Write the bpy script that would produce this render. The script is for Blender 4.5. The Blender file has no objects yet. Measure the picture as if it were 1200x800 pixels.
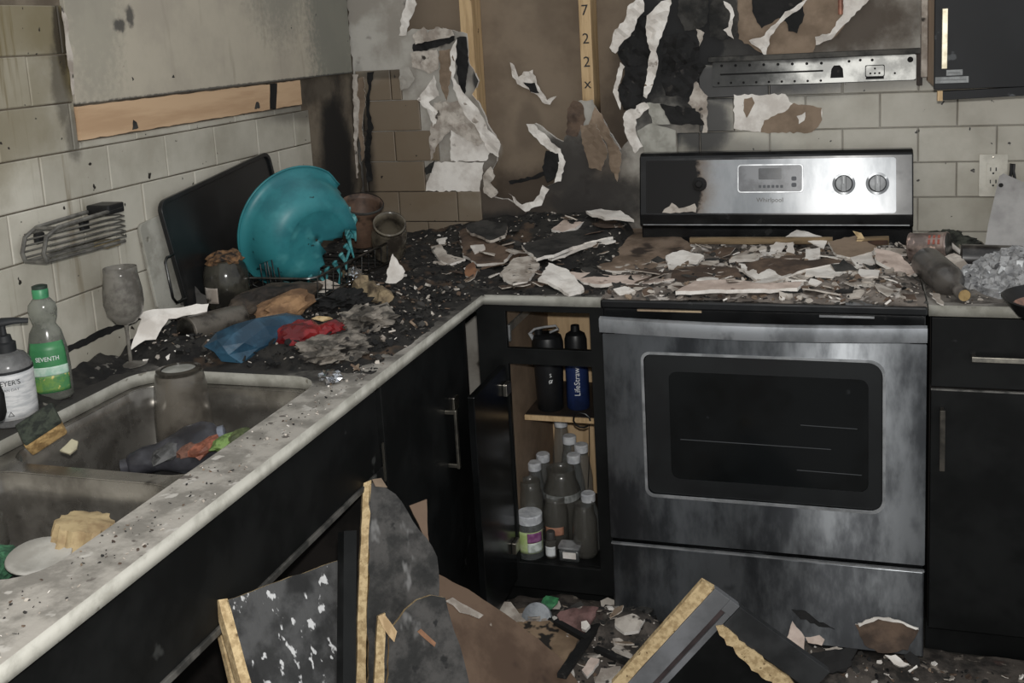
import bpy, bmesh, math, random
from mathutils import Vector, Matrix, Euler, noise
from mathutils.geometry import delaunay_2d_cdt as cdt

SC = bpy.context.scene
COL = SC.collection

# ---------------------------------------------------------------- camera
FOC, PCX, PCY = 1229.08, 617.95, 241.35          # focal length and principal point in 1200x800 pixels
CAM_LOC = Vector((1.5367, -3.1217, 1.5766))
CAM_ROT = Euler((1.4071, 0.0524, 0.2908), 'XYZ')
cam_d = bpy.data.cameras.new('camera')
cam_d.sensor_width = 36.0
cam_d.lens = FOC * 36.0 / 1200.0
cam_d.shift_x = -(PCX - 600.0) / 1200.0
cam_d.shift_y = (PCY - 400.0) / 1200.0
cam_d.clip_start = 0.01
cam = bpy.data.objects.new('camera', cam_d)
cam.location = CAM_LOC
cam.rotation_euler = CAM_ROT
COL.objects.link(cam)
SC.camera = cam

# ---------------------------------------------------------------- world, lights, exposure
world = bpy.data.worlds.new('world')
SC.world = world
world.use_nodes = True
world.node_tree.nodes['Background'].inputs[0].default_value = (0.95, 0.98, 1.0, 1)
world.node_tree.nodes['Background'].inputs[1].default_value = 0.44

fl_d = bpy.data.lights.new('phone_flash', 'POINT')      # the photographer's flash, beside the lens
fl_d.energy = 78.0
fl_d.color = (1.0, 0.98, 0.945)
fl_d.shadow_soft_size = 0.02
flash = bpy.data.objects.new('phone_flash', fl_d)
flash.location = CAM_LOC + Vector((0.0, 0.02, 0.07))
COL.objects.link(flash)

SC.view_settings.view_transform = 'Standard'
SC.view_settings.look = 'None'
SC.view_settings.gamma = 1.0
SC.view_settings.use_curve_mapping = False
SC.view_settings.exposure = 0.55
try:
    SC.cycles.use_denoising = True
    SC.cycles.max_bounces = 6
    SC.cycles.transparent_max_bounces = 12
except Exception:
    pass

# ---------------------------------------------------------------- rays of the photograph -> points on real planes
_RM = CAM_ROT.to_matrix()
def ray(px, py):
    return _RM @ Vector(((px - PCX) / FOC, -(py - PCY) / FOC, -1.0))
def at(px, py, x=None, y=None, z=None):
    d = ray(px, py)
    ax, v = (0, x) if x is not None else (1, y) if y is not None else (2, z)
    return CAM_LOC + d * ((v - CAM_LOC[ax]) / d[ax])
def onp(px, py, p, n):
    d = ray(px, py)
    return CAM_LOC + d * ((p - CAM_LOC).dot(n) / d.dot(n))
ZC = 0.915          # worktop height

# ---------------------------------------------------------------- object helpers
WM = {}
def link(o, parent=None):
    COL.objects.link(o)
    if parent is not None:
        o.parent = parent
    return o
def tag(o, label=None, cat=None, group=None, kind=None):
    if label: o['label'] = label
    if cat: o['category'] = cat
    if group: o['group'] = group
    if kind: o['kind'] = kind
    return o
def thing(name, label, cat, loc=(0, 0, 0), rot=(0, 0, 0), group=None, kind=None):
    o = bpy.data.objects.new(name, None)
    o.empty_display_size = 0.05
    o.location = loc
    o.rotation_euler = rot
    link(o)
    return tag(o, label, cat, group, kind)
def place(o, parent, world):
    """world=True: the mesh holds world coordinates; otherwise it is local to its parent."""
    o.parent = parent
    if parent is not None and world:
        o.matrix_parent_inverse = wmat(parent).inverted()
def wmat(o):
    m = Matrix.LocRotScale(o.location, o.rotation_euler, o.scale)
    if o.parent is not None:
        m = wmat(o.parent) @ o.matrix_parent_inverse @ m
    return m

class MB:
    def __init__(s):
        s.v, s.f, s.m = [], [], []
    def add(s, vs, fs, mi=0):
        b = len(s.v)
        s.v += [tuple(v) for v in vs]
        for k, f in enumerate(fs):
            s.f.append(tuple(b + i for i in f))
            s.m.append(mi[k] if isinstance(mi, (list, tuple)) else mi)
        return s
    def box(s, x0, x1, y0, y1, z0, z1, mi=0):
        vs = [(x, y, z) for x in (x0, x1) for y in (y0, y1) for z in (z0, z1)]
        return s.add(vs, [(0, 1, 3, 2), (4, 6, 7, 5), (0, 4, 5, 1), (2, 3, 7, 6), (0, 2, 6, 4), (1, 5, 7, 3)], mi)
    def obox(s, c, ax, ay, az, mi=0):
        c, ax, ay, az = map(Vector, (c, ax, ay, az))
        vs = [c + ax * i + ay * j + az * k for i in (-1, 1) for j in (-1, 1) for k in (-1, 1)]
        return s.add(vs, [(0, 1, 3, 2), (4, 6, 7, 5), (0, 4, 5, 1), (2, 3, 7, 6), (0, 2, 6, 4), (1, 5, 7, 3)], mi)
    def prism(s, poly, d, mt=0, ms=0, mb=None):
        n = len(poly); d = Vector(d)
        a = [Vector(p) for p in poly]; b = [p + d for p in a]
        nrm = Vector((0, 0, 0))
        for i in range(n): nrm += a[i].cross(a[(i + 1) % n])
        if nrm.dot(d) > 0:      # first face must look away from d
            a.reverse(); b.reverse()
        fs = [tuple(range(n)), tuple(range(2 * n - 1, n - 1, -1))] + [(i, i + n, (i + 1) % n + n, (i + 1) % n) for i in range(n)]
        return s.add(a + b, fs, [mt, mt if mb is None else mb] + [ms] * n)
    def lathe(s, prof, seg=24, c=(0, 0, 0), mi=0, mat=None, sx=1, sy=1, cap=True):
        vs, fs, ms = [], [], []
        n = len(prof)
        for k in range(seg):
            a = 2 * math.pi * k / seg
            for r, z in prof:
                p = Vector((r * math.cos(a) * sx, r * math.sin(a) * sy, z))
                if mat is not None: p = mat @ p
                vs.append((p[0] + c[0], p[1] + c[1], p[2] + c[2]))
        for k in range(seg):
            k2 = (k + 1) % seg
            for i in range(n - 1):
                fs.append((k * n + i, k2 * n + i, k2 * n + i + 1, k * n + i + 1))
        if cap:
            if prof[0][0] > 1e-5: fs.append(tuple(k * n for k in range(seg))[::-1])
            if prof[-1][0] > 1e-5: fs.append(tuple(k * n + n - 1 for k in range(seg)))
        return s.add(vs, fs, mi)
    def tube(s, path, r, seg=8, mi=0, closed=False, flat=1.0):
        P = [Vector(p) for p in path]; n = len(P); vs, fs = [], []
        up = Vector((0, 0, 1)); prev = None
        for i in range(n):
            if closed: t = P[(i + 1) % n] - P[i - 1]
            else: t = P[min(i + 1, n - 1)] - P[max(i - 1, 0)]
            t.normalize()
            if prev is None:
                u = t.orthogonal().normalized()
            else:
                u = (prev - t * prev.dot(t))
                u = u.normalized() if u.length > 1e-6 else t.orthogonal().normalized()
            prev = u; w = t.cross(u)
            rr = r[i] if isinstance(r, (list, tuple)) else r
            for k in range(seg):
                a = 2 * math.pi * k / seg
                vs.append(P[i] + u * (math.cos(a) * rr) + w * (math.sin(a) * rr * flat))
        for i in range(n if closed else n - 1):
            j = (i + 1) % n
            for k in range(seg):
                k2 = (k + 1) % seg
                fs.append((i * seg + k, i * seg + k2, j * seg + k2, j * seg + k))
        if not closed:
            fs.append(tuple(range(seg))[::-1]); fs.append(tuple((n - 1) * seg + k for k in range(seg)))
        return s.add(vs, fs, mi)
    def mesh(s, name, mats, smooth=False):
        me = bpy.data.meshes.new(name)
        me.from_pydata(s.v, [], s.f)
        for m in (mats if isinstance(mats, (list, tuple)) else [mats]): me.materials.append(m)
        for p, mi in zip(me.polygons, s.m):
            p.material_index = mi
            p.use_smooth = bool(smooth)
        if smooth is not True and smooth:
            me.set_sharp_from_angle(angle=smooth)
        me.update()
        return me
    def obj(s, name, mats, parent=None, world=True, smooth=False, bevel=0, loc=None, rot=None, fix=True):
        me = s.mesh(name, mats, smooth)
        if fix:
            bm = bmesh.new(); bm.from_mesh(me)
            bmesh.ops.recalc_face_normals(bm, faces=bm.faces); bm.to_mesh(me); bm.free()
        return mobj(name, me, parent, world, bevel, loc, rot)
def mobj(name, me, parent=None, world=True, bevel=0, loc=None, rot=None):
    o = bpy.data.objects.new(name, me)
    COL.objects.link(o)
    if parent is not None: place(o, parent, world)
    if loc is not None: o.location = loc
    if rot is not None: o.rotation_euler = rot
    if bevel:
        b = o.modifiers.new('bevel', 'BEVEL'); b.width = bevel; b.segments = 2; b.limit_method = 'ANGLE'; b.angle_limit = 0.6
    return o
SM = math.radians(40)

def rrect(x0, x1, y0, y1, r, n=5, rs=None):
    """rounded rectangle, counter-clockwise, corners ll lr ur ul"""
    rs = rs or [r] * 4
    out = []
    for (cx, cy, a0), rr in zip([(x0, y0, 180), (x1, y0, 270), (x1, y1, 0), (x0, y1, 90)], rs):
        mx = cx + (rr if cx == x0 else -rr); my = cy + (rr if cy == y0 else -rr)
        if rr <= 1e-6: out.append((cx, cy)); continue
        for k in range(n + 1):
            a = math.radians(a0 + 90 * k / n)
            out.append((mx + rr * math.cos(a), my + rr * math.sin(a)))
    return out
def circ(cx, cy, r, n=14):
    return [(cx + r * math.cos(2 * math.pi * k / n), cy + r * math.sin(2 * math.pi * k / n)) for k in range(n)]
def holed(outer, holes, thick):
    """flat plate in xy with holes cut through, from z=-thick to 0 -> mesh data (2D curve fill)"""
    cu = bpy.data.curves.new('plate', 'CURVE'); cu.dimensions = '2D'; cu.fill_mode = 'BOTH'
    cu.extrude = thick / 2
    for loop in [outer] + holes:
        sp = cu.splines.new('POLY'); sp.points.add(len(loop) - 1); sp.use_cyclic_u = True
        for p, q in zip(sp.points, loop): p.co = (q[0], q[1], 0, 1)
    o = bpy.data.objects.new('plate', cu); COL.objects.link(o)
    dg = bpy.context.evaluated_depsgraph_get()
    me = bpy.data.meshes.new_from_object(o.evaluated_get(dg))
    bpy.data.objects.remove(o); bpy.data.curves.remove(cu)
    bm = bmesh.new(); bm.from_mesh(me)
    bmesh.ops.remove_doubles(bm, verts=bm.verts, dist=1e-5)
    for v in bm.verts: v.co.z -= thick / 2
    bmesh.ops.recalc_face_normals(bm, faces=bm.faces)
    bm.to_mesh(me); bm.free()
    return me
def xform(me, m):
    me.transform(m); return me
UP_TO_BACK = Matrix(((1, 0, 0, 0), (0, 0, -1, 0), (0, 1, 0, 0), (0, 0, 0, 1)))    # plate xy -> wall xz, its face looks to -y

def text(name, body, size, m, parent, mat, bend=None, depth=0.0004, sxy=1.0, world=True, align='CENTER'):
    cu = bpy.data.curves.new('t', 'FONT'); cu.body = body; cu.size = size; cu.align_x = align; cu.extrude = depth
    cu.resolution_u = 3
    o = bpy.data.objects.new('t', cu); COL.objects.link(o)
    dg = bpy.context.evaluated_depsgraph_get()
    me = bpy.data.meshes.new_from_object(o.evaluated_get(dg))
    bpy.data.objects.remove(o); bpy.data.curves.remove(cu)
    me.name = name
    for v in me.vertices:
        x, y, z = v.co; x *= sxy
        if bend:
            a = x / bend; v.co = ((bend + z) * math.sin(a), -(bend + z) * math.cos(a), y)
        else:
            v.co = (x, -z, y)
    me.materials.clear(); me.materials.append(mat)
    me.transform(m)
    return mobj(name, me, parent, world)

def jitter(poly, step, amp, seed, closed=True):
    """densify a 3D outline and make it ragged in its own plane"""
    rnd = random.Random(seed); out = []
    P = [Vector(p) for p in poly]; n = len(P)
    nrm = Vector((0, 0, 0))
    for i in range(n): nrm += P[i].cross(P[(i + 1) % n])
    nrm.normalize()
    for i in range(n):
        a, b = P[i], P[(i + 1) % n]
        k = max(1, int((b - a).length / step))
        t = (b - a).normalized().cross(nrm)
        for j in range(k):
            q = a.lerp(b, j / k)
            out.append(q + t * rnd.uniform(-amp, amp) + (b - a).normalized() * rnd.uniform(-amp, amp) * .4)
    return out
def sheet(name, poly, thick, mats, parent=None, cell=0.02, amp=0.0, freq=20, seed=0, step=0.012, rag=0.003, curl=None, smooth=False, world=True, warp=None):
    """a torn sheet: planar outline with ragged rim, thickness, and waviness along its normal. mats: face, rim, back"""
    P = jitter(poly, step, rag, seed) if rag else [Vector(p) for p in poly]
    nrm = Vector((0, 0, 0)); n = len(P)
    for i in range(n): nrm += P[i].cross(P[(i + 1) % n])
    nrm.normalize()
    if nrm.dot(CAM_LOC - P[0]) < 0: nrm = -nrm; P.reverse()
    bm = bmesh.new()
    u = nrm.orthogonal().normalized(); w = nrm.cross(u); o0 = P[0].copy()
    p2 = [Vector(((p - o0).dot(u), (p - o0).dot(w))) for p in P]
    pts = list(p2)
    if amp or curl or warp:
        xs = [p.x for p in p2]; ys = [p.y for p in p2]
        gx = min(xs) + cell * .5; k = 0
        while gx < max(xs):
            gy = min(ys) + cell * (.25 if k % 2 else .75)
            while gy < max(ys):
                pts.append(Vector((gx, gy))); gy += cell
            gx += cell * .87; k += 1
    cv, _, cf = cdt(pts, [], [list(range(n))], 1, 1e-6)[:3]
    vs = [bm.verts.new(o0 + u * q.x + w * q.y) for q in cv]
    for fc in cf:
        try: bm.faces.new([vs[i] for i in fc])
        except ValueError: pass
    bmesh.ops.delete(bm, geom=[v for v in bm.verts if not v.link_faces], context='VERTS')
    for g in bm.faces: g.normal_update()
    for g in bm.faces:
        if g.normal.dot(nrm) < 0: g.normal_flip()
    cen = sum(P, Vector()) / n
    top = list(bm.faces); tv = list(bm.verts)
    r = bmesh.ops.duplicate(bm, geom=bm.verts[:] + bm.edges[:] + bm.faces[:])
    vmap = r['vert_map']
    bot = [g for g in r['geom'] if isinstance(g, bmesh.types.BMFace)]
    for g in bot: g.normal_flip()
    rim = [e for e in {e for g in top for e in g.edges} if len(e.link_faces) == 1]
    newf = []
    for e in rim:
        a, b = e.verts
        try: newf.append(bm.faces.new((a, b, vmap[b], vmap[a])))
        except Exception: pass
    for v in tv: vmap[v].co -= nrm * thick
    for g in top: g.material_index = 0
    for g in newf: g.material_index = 1 if len(mats) > 1 else 0
    for g in bot: g.material_index = 2 if len(mats) > 2 else 0
    off = Vector((seed * 3.17, seed * 1.31, 0))
    for v in bm.verts:
        if amp: v.co += nrm * (amp * (noise.noise(v.co * freq + off) + .5 * noise.noise(v.co * freq * 2.3 + off)))
        if curl: v.co += nrm * curl((v.co - cen).length)
        if warp: v.co = warp(v.co, nrm)
    bmesh.ops.recalc_face_normals(bm, faces=bm.faces)
    me = bpy.data.meshes.new(name)
    bm.to_mesh(me); bm.free()
    for m in mats: me.materials.append(m)
    if smooth:
        for p in me.polygons: p.use_smooth = True
    return mobj(name, me, parent, world)
def blob(name, c, size, mat, parent=None, sub=3, amp=.25, freq=1.6, seed=0, smooth=False, rot=None, cut=None, ridge=0, world=True):
    """crumpled lump: displaced icosphere, flattened below cut (in local z)"""
    bm = bmesh.new(); bmesh.ops.create_icosphere(bm, subdivisions=sub, radius=1)
    off = Vector((seed * 5.3, seed * 2.7, seed * 1.9))
    for v in bm.verts:
        d = noise.noise(v.co * freq + off) * amp + noise.noise(v.co * freq * 2.4 + off) * amp * .6
        if ridge: d += ridge * (abs(noise.noise(v.co * freq * 1.7 + off * 2)) - .25)
        v.co *= 1 + d
        if cut is not None and v.co.z < cut: v.co.z = cut
        v.co = Vector((v.co.x * size[0], v.co.y * size[1], v.co.z * size[2]))
    me = bpy.data.meshes.new(name); bm.to_mesh(me); bm.free()
    if rot is not None: me.transform(Euler(rot).to_matrix().to_4x4())
    me.transform(Matrix.Translation(Vector(c)))
    me.materials.append(mat)
    if smooth:
        for p in me.polygons: p.use_smooth = True
    return mobj(name, me, parent, world)
def dup(root, loc, rotz=None, label=None, scale=None):
    r = root.copy(); COL.objects.link(r); r.location = loc
    if rotz is not None: r.rotation_euler = (root.rotation_euler[0], root.rotation_euler[1], rotz)
    if scale: r.scale = scale
    if label: r['label'] = label
    for ch in list(root.children):
        c = ch.copy(); COL.objects.link(c); c.parent = r
        for g in list(ch.children):
            d = g.copy(); COL.objects.link(d); d.parent = c
    return r

# ---------------------------------------------------------------- materials
def srgb(r, g, b):
    f = lambda c: (c / 255 / 12.92) if c / 255 <= .04045 else ((c / 255 + .055) / 1.055) ** 2.4
    return (f(r), f(g), f(b), 1)
class NT:
    def __init__(s, name):
        s.mat = bpy.data.materials.new(name); s.mat.use_nodes = True
        s.nt = s.mat.node_tree; s.b = s.nt.nodes['Principled BSDF']
        s.pos = s.nt.nodes.new('ShaderNodeNewGeometry').outputs['Position']
        s.tc = s.nt.nodes.new('ShaderNodeTexCoord')
    def n(s, t, **kw):
        x = s.nt.nodes.new(t)
        for k, v in kw.items(): setattr(x, k, v)
        return x
    def set(s, sock, v):
        if isinstance(v, bpy.types.NodeSocket): s.nt.links.new(v, sock)
        else: sock.default_value = v
    def math(s, op, a, b=None, clamp=False):
        x = s.n('ShaderNodeMath', operation=op, use_clamp=clamp); s.set(x.inputs[0], a)
        if b is not None: s.set(x.inputs[1], b)
        return x.outputs[0]
    def vmath(s, op, a, b=None, out=0):
        x = s.n('ShaderNodeVectorMath', operation=op); s.set(x.inputs[0], a)
        if b is not None: s.set(x.inputs[1], b)
        return x.outputs[out]
    def noise(s, scale, detail=4, rough=.6, vec=None, stretch=None):
        v = vec or s.pos
        if stretch: v = s.vmath('MULTIPLY', v, stretch)
        x = s.n('ShaderNodeTexNoise'); s.nt.links.new(v, x.inputs['Vector'])
        x.inputs['Scale'].default_value = scale; x.inputs['Detail'].default_value = detail; x.inputs['Roughness'].default_value = rough
        return x.outputs['Fac']
    def ramp(s, fac, lo, hi):
        x = s.n('ShaderNodeMapRange', interpolation_type='SMOOTHSTEP'); s.set(x.inputs[0], fac)
        x.inputs[1].default_value = lo; x.inputs[2].default_value = hi; x.inputs[3].default_value = 0; x.inputs[4].default_value = 1
        return x.outputs[0]
    def mix(s, fac, a, b):
        x = s.n('ShaderNodeMix', data_type='RGBA'); s.set(x.inputs[0], fac); s.set(x.inputs[6], a); s.set(x.inputs[7], b)
        return x.outputs[2]
    def fmix(s, fac, a, b):
        x = s.n('ShaderNodeMix', data_type='FLOAT'); s.set(x.inputs[0], fac); s.set(x.inputs[2], a); s.set(x.inputs[3], b)
        return x.outputs[0]
    def bump(s, h, strength, dist=.002):
        x = s.n('ShaderNodeBump'); x.inputs['Strength'].default_value = strength; x.inputs['Distance'].default_value = dist
        s.nt.links.new(h, x.inputs['Height']); s.nt.links.new(x.outputs[0], s.b.inputs['Normal'])
    def blobs(s, items, nscale=9, namp=.9, sharp=(1.15, .55)):
        """stain masks with a shape of their own: ellipsoids in room coordinates, ragged by noise"""
        tot = None; nz = s.math('MULTIPLY', s.math('SUBTRACT', s.noise(nscale, 5, .65), .5), namp)
        for c, r, k in items:
            d = s.vmath('DIVIDE', s.vmath('SUBTRACT', s.pos, c), r)
            d = s.vmath('LENGTH', d, out=1)
            m = s.math('MULTIPLY', s.ramp(s.math('ADD', d, nz), *sharp), k)
            tot = m if tot is None else s.math('MAXIMUM', tot, m)
        return tot
def M(name, c1, c2=None, scale=6, rough=.6, metal=0, bump=0, bscale=40, lo=.4, hi=.62, detail=5, stretch=None, spots=None, spot2=None,
      soot=None, sootc=(.012, .011, .010, 1), trans=0, spec=.5, coat=0, alpha=1, aniso=0, sharp=(1.15, .55), rvar=0, ior=1.45, obj=False, sheen=0, soot2=None, soot2c=None, ns=9, namp=.9):
    t = NT(name); b = t.b
    vec = t.tc.outputs['Object'] if obj else t.pos
    col = c1
    if c2 is not None:
        col = t.mix(t.ramp(t.noise(scale, detail, .62, vec, stretch), lo, hi), c1, c2)
    for sp in (spots, spot2):
        if sp:                                   # (colour, scale, threshold, softness)
            col = t.mix(t.ramp(t.noise(sp[1], 3, .55, vec, sp[4] if len(sp) > 4 else None), sp[2], sp[2] + sp[3]), col, sp[0])
    if soot2:
        col = t.mix(t.blobs(soot2, ns, namp), col, soot2c)
    rg = rough
    if soot:
        mk = t.blobs(soot, ns, namp, sharp)
        col = t.mix(mk, col, sootc)
        rg = t.fmix(mk, rough, .75)
        if metal: t.set(b.inputs['Metallic'], t.fmix(mk, metal, 0.0))
    elif metal: b.inputs['Metallic'].default_value = metal
    if rvar: rg = t.math('ADD', rg, t.math('MULTIPLY', t.math('SUBTRACT', t.noise(scale * 1.7, 4, .6, vec), .5), rvar), True)
    t.set(b.inputs['Base Color'], col); t.set(b.inputs['Roughness'], rg)
    b.inputs['Specular IOR Level'].default_value = spec
    b.inputs['IOR'].default_value = ior
    if trans: b.inputs['Transmission Weight'].default_value = trans
    if coat: b.inputs['Coat Weight'].default_value = coat; b.inputs['Coat Roughness'].default_value = .12
    if alpha < 1: b.inputs['Alpha'].default_value = alpha
    if aniso:
        b.inputs['Anisotropic'].default_value = aniso; b.inputs['Anisotropic Rotation'].default_value = .25
        tg = t.n('ShaderNodeTangent'); tg.direction_type = 'RADIAL'; tg.axis = 'Z'
        t.nt.links.new(tg.outputs[0], b.inputs['Tangent'])
    if bump: t.bump(t.noise(bscale, 5, .6, vec), bump)
    return t.mat

# ---------------------------------------------------------------- shared materials
RND = random.Random(7)
SOOT = (.011, .0105, .010, 1)
BLK = M('black_lacquer', srgb(25, 26, 26), srgb(15, 16, 16), 5, .45, bump=.15, bscale=25, spots=(srgb(54, 55, 54), 14, .69, .06), rvar=.3, spec=.22)
CHAR = M('charred_black', srgb(24, 23, 23), srgb(12, 12, 12), 14, .8, bump=.8, bscale=45, spots=(srgb(52, 49, 46), 30, .66, .05))
CHARG = M('charred_grey', srgb(62, 60, 57), srgb(27, 27, 26), 10, .85, bump=.5, bscale=50)
GYP = M('gypsum_white', srgb(232, 227, 220), srgb(206, 199, 191), 14, .9, bump=.4, bscale=80, spots=(srgb(120, 108, 98), 22, .68, .08))
GYPD = M('gypsum_dirty', srgb(192, 184, 174), srgb(148, 138, 128), 16, .9, bump=.5, bscale=70, spots=(srgb(60, 55, 50), 26, .62, .08))
PAPER = M('drywall_paper_brown', srgb(142, 124, 106), srgb(116, 100, 84), 7, .85, bump=.12, bscale=60, spots=(srgb(84, 70, 58), 6, .6, .15))
PAPERD = M('drywall_paper_scorched', srgb(104, 86, 72), srgb(66, 54, 46), 9, .85, bump=.3, bscale=60, spots=(srgb(30, 26, 24), 12, .62, .1))
RAWW = M('raw_wood', srgb(200, 172, 132), srgb(172, 144, 106), 12, .7, bump=.25, bscale=60, stretch=(6, 6, 1), spots=(srgb(120, 90, 58), 40, .68, .06))
RAWB = M('raw_particle_board', srgb(206, 182, 140), srgb(166, 142, 104), 70, .85, bump=.8, bscale=120, spots=(srgb(112, 92, 64), 90, .66, .05))
CREAM = M('laminate_core_cream', srgb(168, 166, 157), srgb(144, 142, 133), 18, .6, spots=(srgb(120, 116, 106), 30, .66, .06))
WHITEP = M('white_plastic', srgb(214, 216, 216), srgb(180, 182, 182), 30, .45)
CHROME = M('sooty_chrome_wire', srgb(120, 120, 118), srgb(60, 60, 60), 20, .3, 1.0)
NICKEL = M('brushed_nickel', srgb(196, 190, 176), srgb(150, 146, 138), 20, .35, 1.0)
TEXTK = M('black_print', srgb(28, 30, 32))
TEXTW = M('white_print', srgb(220, 222, 222))

# ---------------------------------------------------------------- floor
fl = MB(); fl.box(-.02, 3.4, -4.2, .16, -.06, 0)
floor = tag(fl.obj('floor', M('sooted_floor', srgb(54, 52, 48), srgb(24, 23, 22), 6, .7, bump=.4, bscale=30, spots=(srgb(110, 104, 96), 38, .66, .06))), kind='structure')

# ---------------------------------------------------------------- left wall: tile field, bare drywall where the wall cabinet hung
PITCH = .0994; ZL = .9867; ZR = .9602; TW = .2032
def tile_mat():
    t = NT('sooty_wall_tile'); b = t.b
    rnd = t.n('ShaderNodeObjectInfo').outputs['Random']
    c = t.mix(t.ramp(t.noise(5, 5, .6), .35, .7), srgb(192, 188, 176), srgb(162, 157, 144))
    c = t.mix(t.math('MULTIPLY', rnd, .35), c, srgb(140, 135, 122))
    st = t.ramp(t.noise(1.0, 4, .6, None, (30, 30, 2.2)), .56, .72)                       # drips
    stm = t.blobs([((0, -1.65, 1.42), (.5, .42, .46), .95), ((0, -1.28, 1.2), (.3, .12, .3), .6)], 5, .6)
    c = t.mix(t.math('MULTIPLY', st, stm), c, srgb(112, 99, 76))
    c = t.mix(t.blobs([((0, -1.45, 1.66), (.5, .30, .10), .75), ((0, -1.30, 1.60), (.3, .035, .16), .9), ((0, -1.62, 1.5), (.3, .34, .2), .55)], 8, .8), c, srgb(104, 92, 58))
    c = t.mix(t.blobs([((.05, 0, 1.0), (.62, .5, .11), .85), ((.15, 0, 1.25), (.56, .3, .36), .9)], 6, .6), c, srgb(108, 92, 73))   # brown heat stain behind the worktop corner
    c = t.mix(t.blobs([((0, -.30, 1.40), (.05, .30, .06), .55), ((.015, 0, 1.2), (.05, .2, .3), .8), ((.2, 0, 1.47), (.22, .2, .02), .5),
                       ((.95, 0, 1.32), (.22, .3, .16), 1.0), ((1.14, 0, 1.40), (.50, .3, .075), 1.0), ((1.13, 0, 1.28), (.10, .3, .12), .95), ((1.5, 0, 1.40), (.3, .3, .05), .5), ((1.12, 0, 1.2), (.30, .3, .05), .4)], 9, .7), c, SOOT)
    c = t.mix(t.blobs([((0, -1.315, 1.62), (.05, .022, .10), .9), ((0, -1.33, 1.52), (.05, .03, .10), .6), ((0, -1.31, 1.42), (.05, .03, .06), .6)], 26, 1.0), c, srgb(48, 42, 34))
    sp = t.ramp(t.noise(42, 2, .5), .70, .73)
    c = t.mix(sp, c, srgb(40, 36, 32))
    t.set(b.inputs['Base Color'], c)
    t.set(b.inputs['Roughness'], t.fmix(t.noise(9, 4), .25, .62))
    t.bump(t.noise(30, 3), .05)
    return t.mat
TILE = tile_mat()
GROUT = M('sooty_grout', srgb(104, 98, 86), srgb(70, 64, 56), 9, .9)
_tm = {}
def tile_mesh(w, h):
    k = (round(w, 4), round(h, 4))
    if k not in _tm:
        m = MB(); e = .0022; d = .009; g = .0014
        w2, h2 = w / 2 - g, h / 2 - g
        if min(w2, h2) < e * 2: e = min(w2, h2) * .4
        out = [(-w2, -h2), (w2, -h2), (w2, h2), (-w2, h2)]; inn = [(-w2 + e, -h2 + e), (w2 - e, -h2 + e), (w2 - e, h2 - e), (-w2 + e, h2 - e)]
        vs = [(x, d, z) for x, z in out] + [(x, .0015, z) for x, z in out] + [(x, 0, z) for x, z in inn]
        fs = [(8, 9, 10, 11)] + [(i, (i + 1) % 4, (i + 1) % 4 + 4, i + 4) for i in range(4)] + [(i + 4, (i + 1) % 4 + 4, (i + 1) % 4 + 8, i + 8) for i in range(4)]
        _tm[k] = m.add(vs, fs).mesh('tile', TILE)
    return _tm[k]
def put_tile(parent, u0, u1, z0, z1, left):
    if u1 - u0 < .012 or z1 - z0 < .008: return
    o = bpy.data.objects.new('tile', tile_mesh(u1 - u0, z1 - z0)); COL.objects.link(o); o.parent = parent
    j = lambda a: RND.uniform(-a, a)
    uc, zc = (u0 + u1) / 2, (z0 + z1) / 2
    if left:
        o.location = (j(.0006), uc, zc); o.rotation_euler = (j(.002), j(.004), math.pi / 2 + j(.004))
    else:
        o.location = (uc, j(.0006), zc); o.rotation_euler = (j(.004), j(.002), j(.004))

WALLL = M('left_wall_grout_and_plaster', srgb(116, 106, 92), srgb(88, 78, 66), 8, .9, bump=.2, bscale=40,
          soot=[((0, -.13, 1.18), (.3, .13, .34), 1.0), ((0, -.3, 1.44), (.3, .30, .05), .5)])
wl = MB(); wl.box(-.12, -.008, -4.2, .13, 0, 2.3)
wall_left = tag(wl.obj('wall_left', WALLL), kind='structure')
for k in range(-1, 7):
    z0 = ZL + PITCH * k; z1 = z0 + PITCH
    z0c = max(z0, .917)
    off = -1.213 if k % 2 else -1.111
    y = off - TW * 8
    while y < -.02:
        a, b = y, y + TW
        y += TW
        if b < -2.75: continue
        if k >= 4:
            b2 = min(b, -1.297)
            if b2 > a: put_tile(wall_left, a, b2, z0c, z1, True)
            if k == 4 and b > -1.297 and a < -.33:
                put_tile(wall_left, max(a, -1.297), min(b, -.345), z0, 1.4015, True)
        elif a < -.31:
            put_tile(wall_left, a, min(b, -.305), z0c, z1, True)
DRYL = M('sooted_drywall', srgb(178, 170, 154), srgb(166, 158, 144), 4, .85, bump=.08, bscale=60, 
         spots=(srgb(24, 24, 26), 34, .725, .02), spot2=(srgb(140, 132, 118), 3, .58, .2, (3, 4, .8)),
         soot2=[((0, -.10, 1.75), (.3, .20, .6), .75), ((0, -.42, 1.85), (.3, .22, .28), .5), ((0, -1.22, 1.8), (.3, .12, .4), .35)], soot2c=srgb(112, 114, 106),
         soot=[((0, -1.13, 1.64), (.2, .024, .016), .8), ((0, -1.09, 1.66), (.2, .016, .026), .8), ((0, -.55, 1.478), (.2, .9, .006), .8), ((.30, 0, 1.52), (.12, .3, .10), .35)], sootc=srgb(44, 44, 46), ns=70, namp=1.1)
dp = MB(); dp.box(-.008, .0035, -1.296, 0, 1.478, 2.3)
dp.obj('drywall_panel', DRYL, wall_left, bevel=.001)
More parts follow.
